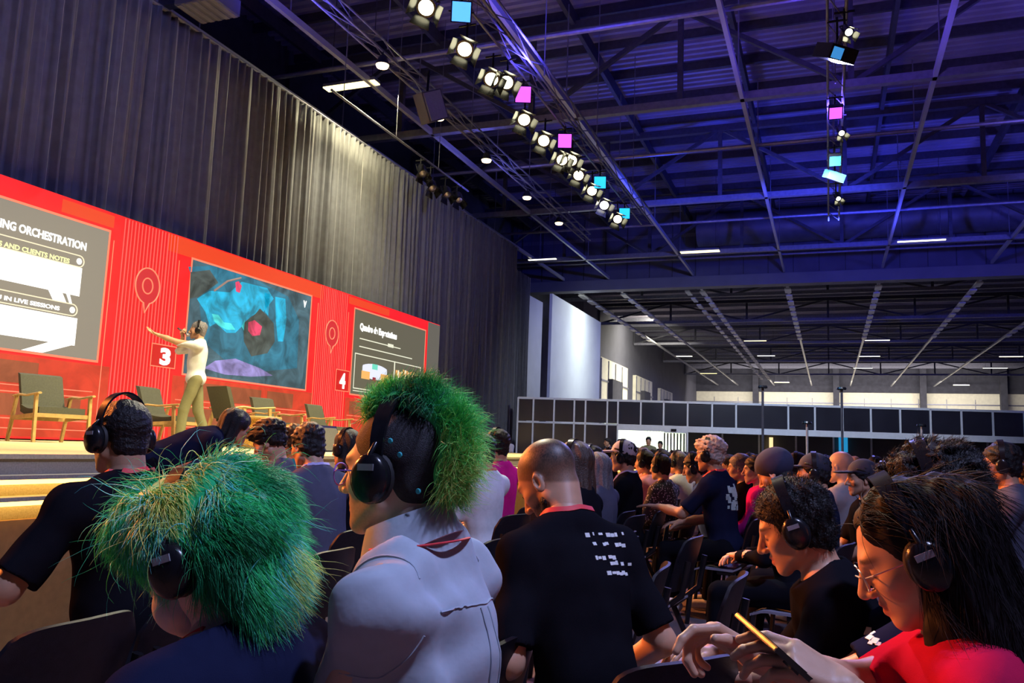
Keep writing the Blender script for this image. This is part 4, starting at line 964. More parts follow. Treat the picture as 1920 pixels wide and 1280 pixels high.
def lanyard(par, J, m, shirt=None, drop=.30, w=.016, r=.064):
    N = J['N']; R = J['lean']; pts = []
    n = 40
    for i in range(n):
        a = 2*PI*i/n; fr = max(0, math.cos(a)); x = (r+.012)*math.sin(a)*(1-.55*fr**2); y = -(r+.010)*(-math.cos(a)) if fr > 0 else -(r+.010)*abs(math.cos(a))
        y = (r+.012)*math.cos(a) if fr <= 0 else (r+.012)*math.cos(a)+.065*fr**1.5; z = .012-.012*abs(math.sin(a))-(drop*fr**1.6)
        pts.append(N+R @ V3(x, y, z))
    if shirt is not None:
        bv = BVHTree.FromPolygons([v.co.copy() for v in shirt.vertices], [tuple(p.vertices) for p in shirt.polygons])
        for i, p in enumerate(pts):
            l, nn, _, dd = bv.find_nearest(p)
            if l is not None and (p-l).dot(nn) < .004 and dd < .12: pts[i] = l+nn*.005
    c0 = N+R @ V3(0, 0, -.02); b = MB(); vs = []; fs = []
    for i, p in enumerate(pts):
        t = (pts[(i+1) % n]-pts[i-1]).normalized(); o = (p-c0); o = (o-t*o.dot(t)).normalized(); wv = t.cross(o).normalized()*w/2
        for q in (p+wv+o*.001, p-wv+o*.001, p-wv-o*.001, p+wv-o*.001): vs.append(q)
    for i in range(n):
        j = (i+1) % n
        for k in range(4): fs.append((i*4+k, i*4+(k+1) % 4, j*4+(k+1) % 4, j*4+k))
    b.add(vs, fs); return b.build('lanyard', m, par, True)
def glasses(par, Hm, m, r=.023, lens=True):
    o = empty('glasses'); o.parent = par; o.matrix_local = Hm
    for s in (-1, 1):
        c = V3(s*.034, .104, -.004)
        b = MB(); b.tube([c+V3(r*1.12*math.cos(a), -abs(r*math.cos(a))*.12, r*.92*math.sin(a)) for a in np.linspace(0, 2*PI, 24, endpoint=False)], .0015, 6, True); b.build('lens_rim', m, o, True)
        MB().tube([(s*.058, .100, .002), (s*.076, .085, .004), (s*.080, .01, .004), (s*.079, -.01, -.008)], .0014, 6).build('temple_arm', m, o, True)
    MB().tube([(-.012, .107, .0), (0, .112, .004), (.012, .107, .0)], .0014, 6).build('bridge', m, o, True); return o
def eyes(par, Hm, s=1):
    for q in (-1, 1):
        o = MB(); o.lathe([(.001, .0), (.0045, .0003), (.0048, .0)], n=12); e = o.build('iris', M['black'], par); e.matrix_local = Hm @ Matrix.Translation((q*.0315, .0878, .0012)) @ Matrix.Rotation(-PI/2, 4, 'X')
# ---- chair
def chair_proto():
    r = empty('conference_chair')
    def seat(u, v):
        x = (u-.5)*.44; y = -.20+.42*v; z = .452-.022*math.sin(PI*u)**2*math.sin(PI*min(1, v*1.2))-(.03*max(0, v-.8)/.2)**1+.035*max(0, .15-v)/.15
        return (x*(1-.08*v**3), y, z), (0, 0, 1)
    MB().sheet(seat, 14, 12, .014).build('seat', M['seat'], r, True)
    def back(u, v):
        a = (u-.5)*2; wv = .225*(1-.10*(1-v)**2)*(1-.16*max(0, v-.75)/.25*abs(a)**3); x = a*wv; y = -.235-.085*v+.045*a*a; z = .56+.31*v-.018*max(0, v-.6)*abs(a)**4*4
        return (x, y, z), (0, 1, .25)
    MB().sheet(back, 16, 12, .012).build('backrest', M['shell'], r, True)
    for s in (-1, 1):
        MB().tube([(s*.19, .20, .435), (s*.215, .245, .0)], .012, 8, flat=1.5).build('leg', M['tube'], r, True)
        MB().tube([(s*.195, -.30, .74), (s*.195, -.265, .55), (s*.20, -.12, .43), (s*.20, .0, .43)], .012, 8, flat=1.5).build('back_frame', M['tube'], r, True)
        MB().tube([(s*.20, -.10, .43), (s*.215, -.30, .0)], .012, 8, flat=1.5).build('leg', M['tube'], r, True)
    MB().tube([(-.19, .19, .432), (.19, .19, .432)], .010, 8).build('cross_bar', M['tube'], r, True); MB().tube([(-.2, -.10, .432), (.2, -.10, .432)], .010, 8).build('cross_bar', M['tube'], r, True)
    return r
CH0 = chair_proto(); CHN = [0]
def chair(x, y, rz, label, group='chairs of the audience'):
    o = CH0 if CHN[0] == 0 else copy_tree(CH0); CHN[0] += 1
    o.location = (x, y, .0); o.rotation_euler = (0, 0, rz); return tag(o, label, 'chair', group)
def place(J, H, yaw):                              # root location so that the head centre lands on H
    c, s = math.cos(yaw), math.sin(yaw); h = J['H']; return Vector((H.x-(h.x*c-h.y*s), H.y-(h.x*s+h.y*c), 0))
def cloth(name, c, rough=.9, noise=.05, **k): return mat('cloth_'+name, c, rough, spec=.0, noise=noise, scale=35, bump=.35, bscale=700, bdist=.002, sheen=.0, **k)
CL = dict(black=cloth('black', (.009, .009, .013)), navy=cloth('navy', (.012, .015, .042)), blue=mat('cloth_light_blue', (.42, .48, .56), .9, spec=0, noise=.04, scale=35, bump=.18, bscale=22, bdist=.012), grey=cloth('slate', (.085, .09, .14)), white=cloth('white', (.74, .76, .80)), magenta=cloth('magenta', (.62, .02, .28)), red=cloth('red', (.42, .012, .06)),
          pink=cloth('pink', (.70, .30, .36)), teal=cloth('teal', (.05, .30, .32)), khaki=cloth('khaki', (.42, .36, .22)), jeans=cloth('denim', (.12, .16, .32)), royal=cloth('royal_blue', (.05, .13, .55)), cream=cloth('cream', (.62, .55, .45)), green=cloth('army_green', (.20, .20, .12)))
HR = dict(black=mat('hair_black', (.010, .009, .011), .5, spec=.3, noise=.3, scale=90, bump=.6, bscale=160), brown=mat('hair_brown', (.05, .028, .02), .42, noise=.3, scale=90, bump=.6, bscale=160), grey=mat('hair_grey', (.13, .125, .145), .5, noise=.4, scale=90, bump=.6, bscale=160), blond=mat('hair_bleached', (.62, .50, .44), .5, noise=.35, scale=110, bump=.8, bscale=160))
LAN = mat('lanyard_red', (.75, .04, .05), .6, noise=.05)
LANP = mat('lanyard_lilac', (.45, .42, .75), .6, noise=.05)

# ------------------------------------------------------------------ casting
CACHE = {}
def short_chair_label(l):
    w = l.split(); return 'black chair occupied by the '+' '.join(w[:10]).rstrip(',')
def cached(key, fn):
    if key not in CACHE: CACHE[key] = fn()
    return CACHE[key]
LOD = {0: dict(hh=.0035, hb=.009, hd=.003), 1: dict(hh=.0055, hb=.015, hd=.0055), 2: dict(hh=.010, hb=.024, hd=.010)}
SH = {0: .007, 1: .013, 2: .022}; TH = {0: .011, 1: .018, 2: .03}; HHR = {0: .0035, 1: .006, 2: .011}
def facing(dx, dy): return math.atan2(-dx, dy)
POSES = {'lap': dict(lean=.05, pitch=.05), 'down': dict(lean=.12, pitch=.50, L=dict(t=(-.05, .34, .72)), R=dict(t=(.06, .34, .72))), 'fold': dict(lean=.02, pitch=.02, L=dict(t=(.08, .22, .90), c=.3), R=dict(t=(-.10, .20, .86), c=.3)),
         'lean': dict(lean=.28, pitch=.25, L=dict(t=(-.08, .46, .68)), R=dict(t=(.08, .46, .68))), 'reach': dict(lean=.06, pitch=.12, L=dict(t=(-.12, .46, .74), c=.2), R=dict(t=(.12, .40, .66)))}
def person(name, px, py, d, yaw, label, lod=1, pose='lap', J=None, sk='tan', hair='short', hc='black', top='black', sleeve='short', legs='jeans', shoes='white', phones=True, lan=LAN, specs=None, buzz=0, stubble=0, group=None, seat=True, seatlab=None, b=1.0, lift=.012, wide=.004, hz=None, hseed=1, eye=True, jaw=1.0, H=None):
    H = H or at(px, py, d); key = None
    sc_ = 1.0
    if J is None:
        key = (pose, lod); J = cached(('J',)+key, lambda: sit_pose(hz=1.22, **POSES[pose])); sc_ = max(.93, min(1.12, H.z/J['H'].z))
    if name == 'person' and H is not None: pass
    o = empty('person', (0, 0, 0), yaw, label, 'person', group); o.scale = (sc_,)*3
    c, s = math.cos(yaw), math.sin(yaw); h = J['H']*sc_; o.location = (H.x-(h.x*c-h.y*s), H.y-(h.x*s+h.y*c), 0)
    K = lambda *k: (key+k) if key else None
    def get(k, fn): return cached(k, fn) if k else fn()
    link('body', get(K('body', buzz, stubble, jaw), lambda: body_mesh('body', J, **LOD[lod], buzz=buzz, stubble=stubble, jaw=jaw)), o, SK[sk])
    sm = get(K('shirt', sleeve), lambda: shirt_mesh('shirt', J, SH[lod], sleeve, seed=len(sleeve) if key else int(px) % 50, wr=(.0035 if lod < 2 else .002)*(2.8 if top == 'blue' and lod == 0 else 1)))
    link('jacket' if sleeve == 'long' else 'shirt', sm, o, CL[top])
    link('trousers', get(K('tr',), lambda: trousers_mesh('trousers', J, TH[lod])), o, CL[legs])
    if lod < 2:
        for q in 'LR': link('shoe', get(K('shoe', q), lambda: shoe_mesh('shoe', J, q, .009 if lod else .007)), o, CL[shoes])
    if hair:
        def mk():
            v = hair_vox(hair, HHR[lod], hseed); P, F = v.nets(); return np_mesh('hair', P, F)
        ho = link('hair', cached(('hair', hair, lod, hseed), mk), o, HR[hc]); ho.matrix_local = J['Hm']
    if phones: headphones(o, J['Hm'], lift, wide, lod=min(1, lod))
    if lan is not None and lod < 2:
        lm = get(K('lan', sleeve), lambda: lanyard(o, J, lan, sm).data if not key else None)
        if key:
            if lm is None:
                t_ = lanyard(o, J, lan, sm); CACHE[K('lan', sleeve)] = t_.data
            else: link('lanyard', lm, o, lan)
    if specs is not None: glasses(o, J['Hm'], specs)
    if lod == 0 and eye: eyes(o, J['Hm'])
    if seat:
        ch = chair(o.location.x, o.location.y, yaw, seatlab or short_chair_label(label)); 
    return o, J
def loc_of(o, w): return o.matrix_basis.inverted() @ Vector(w)
def local(root, yaw, w):
    d = Vector(w)-root; c, s = math.cos(-yaw), math.sin(-yaw); return Vector((d.x*c-d.y*s, d.x*s+d.y*c, d.z))
YF = facing(-1, 0)

# --- the green-haired person in the front left
def near_A():
    H = at(392, 1045, 1.45); J = sit_pose(hz=H.z, lean=.12, pitch=.34, yaw=.10, sw=.20, build=1.13, L=dict(su=.02), R=dict(su=.02))
    o, J = person('person', 0, 0, 0, YF+.05, 'person with big fluffy green and teal dyed hair and dark jacket', 0, J=J, H=H, sk='pale', hair=None, top='navy', sleeve='long', legs='khaki', lan=LAN, wide=.016, lift=.03)
    v = Vox((-.19, -.22, -.20), (.19, .16, .24), .006); v.ell((0, -.03, .055), (.112, .122, .106), .01); v.ell((0, -.070, -.02), (.088, .066, .085), .03)
    v.ell((.0, .055, .095), (.088, .070, .055), .03); v.ell((0, .075, .070), (.080, .045, .045), .03)
    v.plane((0, .096, .030), (0, .72, -.69)); 
    for s in (-1, 1): v.ell((s*.110, .012, -.045), (.060, .050, .075), .01, mode='sub')
    w = wob(4, .010, 60); v.warp(w)
    P, F = v.nets(); me = np_mesh('hair', P, F); GT = [(0, (.01, .30, .12)), (.20, (.02, .55, .20)), (.40, (.05, .85, .20)), (.56, (.06, .75, .45)), (.72, (.15, .70, .80)), (.86, (.50, .88, .18)), (1, (.92, .88, .22))]
    gm = mat('hair_green', (.03, .3, .15), .5, tint=GT)
    def tf(p): 
        a = .42+.34*np.sin(p[:, 0]*23+1.1)*np.cos(p[:, 2]*19+.6)+.26*np.sin(p[:, 1]*26+p[:, 2]*17+.4)+.25*np.clip(p[:, 2]*3.5, 0, .6); return a
    attr(me, 'tint', np.clip(tf(P)*.25, 0, .3)); ho = link('hair', me, o, gm); ho.matrix_local = J['Hm']
    co, no = normals_of(me); rs = np.random.RandomState(2); n = 27000; i = rs.randint(0, len(co), n); r = co[i]; nn = no[i]
    keep = (r[:, 1] < .16) & ~((np.abs(r[:, 0]) > .075) & (r[:, 2] < .035) & (r[:, 1] > -.04)); r = r[keep]; nn = nn[keep]; n = len(r)
    flow = np.stack([r[:, 0]*3, -.8-r[:, 1]*0, -1.0+r[:, 2]*3.5], 1); fr_ = np.clip((r[:, 1]-.02)/.05, 0, 1); flow[:, 1] += 1.3*fr_; clump = np.stack([np.sin(r[:, 1]*60+r[:, 2]*40), np.sin(r[:, 2]*55+r[:, 0]*50), np.sin(r[:, 0]*65+r[:, 1]*45)], 1); d = nn*.34+flow*.62+clump*.38+rs.normal(size=(n, 3))*.13
    low = np.clip((-r[:, 2]+.02)/.12, 0, 1)
    L = .040+.030*rs.rand(n)+.040*low*rs.rand(n)
    so = strands('hair_strands', r-nn*.004, d, L, 7, .00072, (0, -.25, -.9), .11, gm, o, 3, tf(r)+.16*rs.normal(size=n), 16); so.matrix_local = J['Hm']
    # a few long loose locks
    n = 260; i = rs.randint(0, len(r), n); q = r[i]; dd = nn[i]+rs.normal(size=(n, 3))*.4
    so = strands('loose_strands', q, dd, .07+.06*rs.rand(n), 9, .0007, (0, -.1, -1.2), .26, gm, o, 8, tf(q)+.15, 20); so.matrix_local = J['Hm']
    # lanyard tail and face mask edge
    v = Vox((-.08, .0, -.16), (.08, .15, .0), .005); v.ell((0, .045, -.062), (.064, .072, .060), .01); v.plane((0, 0, -.022), (0, -.2, 1)); v.plane((0, .012, 0), (0, -1, 0)); P, F = v.nets()
    mk = link('face_mask', np_mesh('face_mask', P, F), o, mat('mask_grey', (.50, .48, .52), .8)); mk.matrix_local = J['Hm']
    return o, J
near_A()

# --- the mohawk person
def near_B():
    H = at(742, 886, 1.60); J = sit_pose(hz=H.z, lean=.10, pitch=.03, yaw=.0, sw=.19, L=dict(t=(-.14, .36, .66)), R=dict(t=(.14, .36, .66)), b=1.05) if False else sit_pose(hz=H.z, lean=.18, pitch=.02, sw=.172, build=1.02)
    o, J = person('person', 0, 0, 0, YF+.02, 'person with green mohawk, shaved dark sides and light blue-grey collared shirt', 0, J=J, H=H, sk='light', hair=None, top='blue', sleeve='roll', lan=None, specs=mat('violet_frame', (.25, .10, .55), .3), stubble=.35)
    v = Vox((-.12, -.15, -.12), (.12, .12, .15), .0035); v.ell((0, -.015, .042), (.0795, .0995, .0885), .01); v.ell((0, -.045, -.02), (.062, .052, .060), .02); v.plane((0, .070, .060), (0, .75, -.66)); P, F = v.nets()
    ho = link('shaved_hair', np_mesh('hair', P, F), o, mat('hair_shaved', (.022, .020, .026), .7, noise=.4, scale=160, bump=.4, bscale=500)); ho.matrix_local = J['Hm']
    v = Vox((-.06, -.17, -.12), (.06, .15, .20), .005); pts = []
    for a in np.linspace(-.75, PI*.98, 12): pts.append(Vector((0, -.015+.098*math.cos(a)*-1 if False else -.015+.100*math.cos(a+.0), .040+.092*math.sin(a))))
    pts = [Vector((0, -.015+.097*math.cos(a), .042+.088*math.sin(a))) for a in np.linspace(.95, PI+.55, 14)]
    for a, b_ in zip(pts, pts[1:]): v.cone(a, b_, .024, .024, .02)
    w = wob(6, .006, 80); v.warp(w); P, F = v.nets(); me = np_mesh('mohawk', P, F)
    GT = [(0, (.02, .20, .12)), (.22, (.03, .50, .14)), (.5, (.10, .80, .16)), (.72, (.34, .88, .18)), (.88, (.66, .88, .20)), (1, (.95, .85, .30))]
    gm = mat('hair_mohawk', (.03, .3, .1), .5, tint=GT)
    tf = lambda p: .42+.22*np.sin(p[:, 1]*40)+.2*np.sin(p[:, 2]*33+1)
    attr(me, 'tint', np.clip(tf(P)*.6, 0, 1)); ho = link('mohawk', me, o, gm); ho.matrix_local = J['Hm']
    co, no = normals_of(me); rs = np.random.RandomState(5); n = 15000; i = rs.randint(0, len(co), n); r = co[i]; nn = no[i]
    c = np.array([0, -.015, .035]); rad = r-c; rad[:, 0] *= .9; rad /= np.linalg.norm(rad, axis=1)[:, None]; keep = np.linalg.norm((r-c)[:, 1:], axis=1) > .09; r, nn, rad = r[keep], nn[keep], rad[keep]; n = len(r)
    back = np.clip((-r[:, 1]+.02)/.10, 0, 1); top = np.clip((r[:, 2]-.08)/.05, 0, 1)
    clump = np.stack([np.sin(r[:, 1]*70), np.sin(r[:, 2]*65), np.sin(r[:, 1]*80+1)], 1); d = rad*1.1+nn*.2+clump*.35+rs.normal(size=(n, 3))*.14; d[:, 2] += .25*top; d[:, 1] += -.3*back
    L = (.028+.040*rs.rand(n))*(.70+.60*np.maximum(back, .2))
    front = r[:, 1] > .055; L[front] *= .9
    so = strands('hair_strands', r-nn*.003, d, L, 8, .0007, (0, -.45, -.45), .32, gm, o, 3, tf(r)+.17*rs.normal(size=n)+.25*front, 18); so.matrix_local = J['Hm']
    for (x, y, z) in ((-.082, -.050, .035), (-.072, -.085, -.030), (-.083, -.030, .06)):
        k = MB(); k.lathe([(.001, .003), (.004, .003), (.0055, 0)], (0, 0, 0), Matrix.Rotation(-PI/2, 3, 'Y'), 10); e = k.build('hair_clip', mat('clip_teal', (.05, .45, .50), .3), o); e.matrix_local = J['Hm'] @ Matrix.Translation((x, y, z))
    # shirt collar, stand and folded leaf
    N, R = J['N'], J['lean']; n = 44
    def col(u, v):
        a = 2*PI*u+PI*0; f = .5+.5*math.cos(a)            # a=0 at the front
        rr = .069+.026*v+.010*f; z = .052-.056*v**1.3+.01*(1-f)-.035*f*v-.024*f
        p = N+R @ V3(rr*math.sin(a), rr*math.cos(a)*.98-.004+.012*f, z+.004); nrm = R @ V3(math.sin(a), math.cos(a), .5); return p, nrm.normalized()
    MB().sheet(lambda u, v: col(.03+.94*u, v), n, 6, .004).build('collar', CL['blue'], o, True)
    k = MB(); 
    b = []
    for i in range(30):
        a = PI*(.35+1.3*i/29); b.append(N+R @ V3(.100*math.sin(a), .100*math.cos(a)-.004, .006-.012*abs(math.cos(a/2+PI/2))))
    l = MB().tube(b, .006, 6, flat=.4).build('lanyard', LAN, o, True)
    # shoulder seams and yoke seam pressed into cloth as thin piping
    sm = [q for q in o.children if q.name.startswith('shirt')][0].data; bv = BVHTree.FromPolygons([v_.co.copy() for v_ in sm.vertices], [tuple(p.vertices) for p in sm.polygons]); cen = J['P'].lerp(J['N'], .7)
    def seam(nm, pts):
        out = []
        for p in pts:
            l_, n_, _, _ = bv.find_nearest(p)
            if l_ is not None: out.append(l_+n_*.0008)
        MB().tube(out, .0021, 5).build(nm, CL['blue'], o, True)
    for s, q in ((-1, 'L'), (1, 'R')):
        S = J['S'+q]; ax = R @ V3(s, 0, .25); ax.normalize(); u = R @ V3(0, 1, 0); w_ = ax.cross(u)
        seam('sleeve_seam', [S-ax*.022+(u*math.cos(a)+w_*math.sin(a))*.09 for a in np.linspace(-2.6, 2.6, 40)])
    seam('yoke_seam', [N+R @ V3(x, -.16, -.115+.03*abs(x)) for x in np.linspace(-.125, .125, 40)])
    for x in (-.02, .02): seam('back_pleat', [N+R @ V3(x*(1+.3*t), -.17, -.12-.30*t) for t in np.linspace(0, 1, 20)])
    return o, J
near_B()

# --- bearded person in black T-shirt with white writing on the back
def near_C():
    H = at(1030, 902, 2.50); y = facing(-.80, .60)
    J = sit_pose(hz=H.z, lean=.34, pitch=.66, yaw=.42, sw=.165, build=.98, L=dict(t=(-.20, .30, .66), pole=(-.35, -.5, -.8)), R=dict(t=(.22, .26, .66), pole=(.35, -.6, -.7)))
    o, J = person('person', 0, 0, 0, y, 'person with beard and faded hair, looking down, white writing on the black T-shirt back', 0, J=J, H=H, sk='tan', hair=None, top='black', phones=False, buzz=1, stubble=1, eye=True)
    v = Vox((-.08, .0, -.15), (.08, .14, -.02), .0035); v.cone((-.054, .012, -.062), (-.012, .074, -.104), .021, .022, .02); v.cone((.054, .012, -.062), (.012, .074, -.104), .021, .022, .02); v.ell((0, .078, -.100), (.028, .022, .022), .02)
    v.ell((0, .092, -.060), (.028, .02, .018), .006, mode='sub'); w = wob(3, .003, 160); v.warp(w); P, F = v.nets(); bo = link('beard', np_mesh('beard', P, F), o, HR['black']); bo.matrix_local = J['Hm']
    # the print: rows of small white characters on the upper back
    sm = [c for c in o.children if c.name.startswith('shirt')][0].data; bv = BVHTree.FromPolygons([v_.co.copy() for v_ in sm.vertices], [tuple(p.vertices) for p in sm.polygons])
    k = MB(); rs = np.random.RandomState(4); R = J['lean']; N = J['N']
    for row, (x0, x1, z) in enumerate(((.00, .150, -.065), (.01, .150, -.095), (.00, .10, -.135), (.05, .155, -.150), (.03, .14, -.178))):
        x = x0
        while x < x1:
            w_ = .005+.011*rs.rand()
            if rs.rand() > .22:
                org = N+R @ V3(x, -.4, z+.004*rs.normal()*.4); hit = bv.ray_cast(org, R @ V3(0, 1, 0))
                if hit[0] is not None:
                    nn = hit[1]; q = frame3(nn, R @ V3(0, 0, 1)); k.box(hit[0]+nn*.0012, (w_, .0016, .007+.006*rs.rand()), Matrix((R @ V3(1, 0, 0), nn, nn.cross(R @ V3(1, 0, 0)))).transposed())
            x += w_+.004
    pr = k.build('back_print', mat('white_print', (.75, .8, .8), .6), o); pr['kind'] = 'stuff'
    return o
near_C()

# --- black T-shirt, glasses, faded hair, left edge
H = at(226, 820, 2.80)
J = sit_pose(hz=H.z, lean=.14, pitch=.06, yaw=-.05, sw=.205, build=1.12, L=dict(t=(-.24, .36, .86), pole=(-.8, -.3, -.7), c=.3), R=dict(t=(.12, .34, .70)))
person('person', 0, 0, 0, YF-.02, 'person with glasses, short faded hair and black T-shirt in front of the stage steps', 0, J=J, H=H, sk='brown', legs='black', hair='crop', top='black', specs=mat('wire_frame', (.5, .4, .3), .3, metal=.8), buzz=.6, stubble=.2)

# --- long-haired woman with wire glasses, right
def near_E():
    H = at(1714, 1040, 1.54); y = facing(-1, -.06)
    J0 = sit_pose(hz=H.z, lean=.16, pitch=.46); root = place(J0, H, y)
    lw = local(root, y, at(1592, 1296, 1.22)); rw = local(root, y, at(1418, 1232, 1.40))
    ft = local(root, y, at(1452, 1212, 1.25))
    J = sit_pose(hz=H.z, lean=.16, pitch=.46, sw=.165, build=.95, L=dict(t=tuple(lw), f=tuple(ft-lw), n=(-.5, -.1, .85), c=(.38, .5, .6, .7), th=(.3, .3), pole=(-.5, -.6, -.8)), R=dict(t=tuple(rw), f=(-.25, .75, .42), n=(.5, -.45, .7), c=(.55, .95, 1.05, 1.1), th=(.75, .3), pole=(.6, -.6, -.8)))
    o, J = person('person', 0, 0, 0, y, 'person with long dark hair, wire glasses and red jacket, looking down at a phone', 0, legs='black', J=J, H=H, sk='tan', hair=None, top='red', sleeve='roll', lan=None, specs=M['alu'], wide=.014, lift=.018, jaw=.92)
    v = Vox((-.22, -.42, -.60), (.22, .25, .20), .0055)
    v.ell((0, -.022, .046), (.088, .106, .094), .01); v.plane((0, .066, .070), (0, .90, -.44))
    iv = J['Hm'].inverted(); bk = (iv.to_3x3() @ V3(0, -1, 0)).normalized(); dn = (iv.to_3x3() @ V3(0, 0, -1)).normalized()
    for (x, yy, z, r0, l, r1) in ((-.068, -.045, .02, .036, .46, .030), (.068, -.045, .02, .036, .46, .030), (-.060, -.075, .03, .052, .44, .066), (.060, -.075, .03, .052, .44, .066), (-.03, -.105, .05, .056, .46, .074), (.03, -.105, .05, .056, .46, .074)):
        v.cone((x, yy, z), Vector((x*1.35, yy, z))+dn*l+bk*(.11 if yy < -.05 else .02), r0, r1, .03)
    w = wob(8, .006, 70); v.warp(lambda X, Y, Z: w(X*2.4, Y*2.4, Z*.3)); P, F = v.nets(); me = np_mesh('hair', P, F); hm = mat('hair_dark_brown', (.011, .008, .010), .6, spec=.15, noise=.3, scale=60)
    ho = link('hair', me, o, hm); ho.matrix_local = J['Hm']; co, no = normals_of(me); rs = np.random.RandomState(3); n = 9000; i = rs.randint(0, len(co), n); r = co[i]; nn = no[i]; k_ = ~((r[:, 1] > .02) & (r[:, 2] < .06)); r = r[k_]; nn = nn[k_]; n = len(r)
    part = np.stack([np.sign(r[:, 0]+1e-6)*.9, -.35-0*r[:, 0], -.1+0*r[:, 0]], 1); top = np.clip((r[:, 2]-.06)/.06, 0, 1)[:, None]
    back_ = np.array([[0, -1.0, -.15]]); fr = np.clip(r[:, 1]/.05+.3, 0, 1)[:, None]; d = (np.array(dn)[None, :]*(1-fr)+back_*fr)*(1-top)+part*top; d = d-nn*(d*nn).sum(1)[:, None]*.9+nn*.10+rs.normal(size=(n, 3))*.07
    so = strands('hair_strands', r-nn*.001, d, .06+.07*rs.rand(n), 7, .0007, tuple(dn*.3+V3(0, -.2, 0)), .05, hm, o, 4); so.matrix_local = J['Hm']
    return o, J, ft, root, y
oE, JE, ft, rE, yE = near_E()
# the phone she holds, an object of its own
a, b_ = at(1408, 1176, 1.36), at(1490, 1248, 1.20); d = (b_-a).normalized()
ph = empty('mobile_phone', (a+b_)/2, 0, 'dark mobile phone held sideways by the long-haired person', 'phone'); HEw = at(1650, 1060, 1.54); side = d.cross((HEw-(a+b_)/2).normalized()+(Vector((0, 0, CAM_H))-(a+b_)/2).normalized()*1.0).normalized(); nn = side.cross(d)
ph.rotation_euler = Matrix((side, d, nn)).transposed().to_euler()
MB().bbox((-.036, -.078, -.004), (.036, .078, .004)).build('case', mat('phone_case', (.03, .03, .03), .3, metal=.3), ph); MB().bbox((-.033, -.073, .004), (.033, .073, .0052)).build('screen', mat('phone_glass', (.02, .025, .02), .08), ph)
k = MB(); k.bbox((-.030, .045, -.0075), (-.002, .073, -.004)); k.build('camera_bump', M['black'], ph); MB().bbox((-.0375, -.06, -.001), (-.036, .076, .001)).build('edge_trim', mat('brass_edge', (.7, .6, .3), .3, metal=.8), ph); MB().bbox((.036, -.076, -.002), (.0375, .076, .002)).build('edge_trim', MATS['brass_edge'], ph)

# --- dark T-shirt with headphones to her left
H = at(1490, 990, 2.40)
J = sit_pose(hz=H.z, lean=.30, pitch=.38, sw=.17, build=.98, R=dict(t=(.05, .46, .76)), L=dict(t=(-.05, .46, .72)))
oF, JF = person('person', 0, 0, 0, YF+.02, 'person in black T-shirt and headphones with bowed head, left of the long-haired one', 0, legs='black', J=J, H=H, sk='tan', hair='short', hc='black', top='black', lan=None, hseed=4)
# --- wavy-haired person behind her
H = at(1752, 944, 2.05)
J = sit_pose(hz=H.z, lean=-.06, pitch=.28, sw=.185, build=1.0, L=dict(t=(-.12, .42, .80), pole=(-.8, -.3, -.6)), R=dict(t=(.05, .40, .74)))
oH, JH = person('person', 0, 0, 0, YF-.05, 'person with wavy black hair and headphones in navy T-shirt with small white logo', 0, J=J, H=H, sk='tan', hair='curly', hc='black', top='navy', lan=None, hseed=2, lift=.02)
def extra_strands(o, J, hm, style, n, L, seed, curl=.2, grav=(0, -.2, -.5), w=.0007, hseed=1):
    me = CACHE[('hair', style, 0, hseed)]; co, no = normals_of(me); rs = np.random.RandomState(seed); i = rs.randint(0, len(co), n); r = co[i]; nn = no[i]; k = (nn[:, 2] > -.6); r, nn = r[k], nn[k]
    flow = np.tile(np.array([[0, -.5, -.3]]), (len(r), 1)); d = nn*.55+flow*.5+rs.normal(size=r.shape)*.3
    so = strands('hair_strands', r-nn*.003, d, L*(.5+.8*rs.rand(len(r))), 6, w, grav, curl, hm, o, seed); so.matrix_local = J['Hm']
extra_strands(oF, JF, HR['black'], 'short', 8000, .020, 3, .3, hseed=4); extra_strands(oH, JH, HR['black'], 'curly', 12000, .022, 5, .35, hseed=2)

# --- the audience beyond, one by one: column, row and depth of the head, look
def logo_on(o, J, m, c, w, h, seedn, n=14, front=False, name='chest_logo'):
    sm = [q for q in o.children if q.name.split('.')[0] in ('shirt', 'jacket')][0].data; bv = BVHTree.FromPolygons([v_.co.copy() for v_ in sm.vertices], [tuple(p.vertices) for p in sm.polygons]); rs = np.random.RandomState(seedn); k = MB(); s_ = 1 if front else -1
    for i in range(n):
        x = c[0]+w*(rs.rand()-.5); z = c[1]+h*(rs.rand()-.5); hit = bv.ray_cast(J['N']+V3(x, s_*.5, z), V3(0, -s_, 0))
        if hit[0] is not None:
            nn = hit[1]; t = nn.cross(V3(0, 0, 1)).normalized(); k.box(hit[0]+nn*.0015, (w*.22*(.6+rs.rand()), .002, h*.16*(.6+rs.rand())), Matrix((t, nn, t.cross(nn))).transposed())
    if k.v:
        p = k.build(name, m, o); p['kind'] = 'stuff'
WP = mat('white_print', (.75, .8, .8), .6)
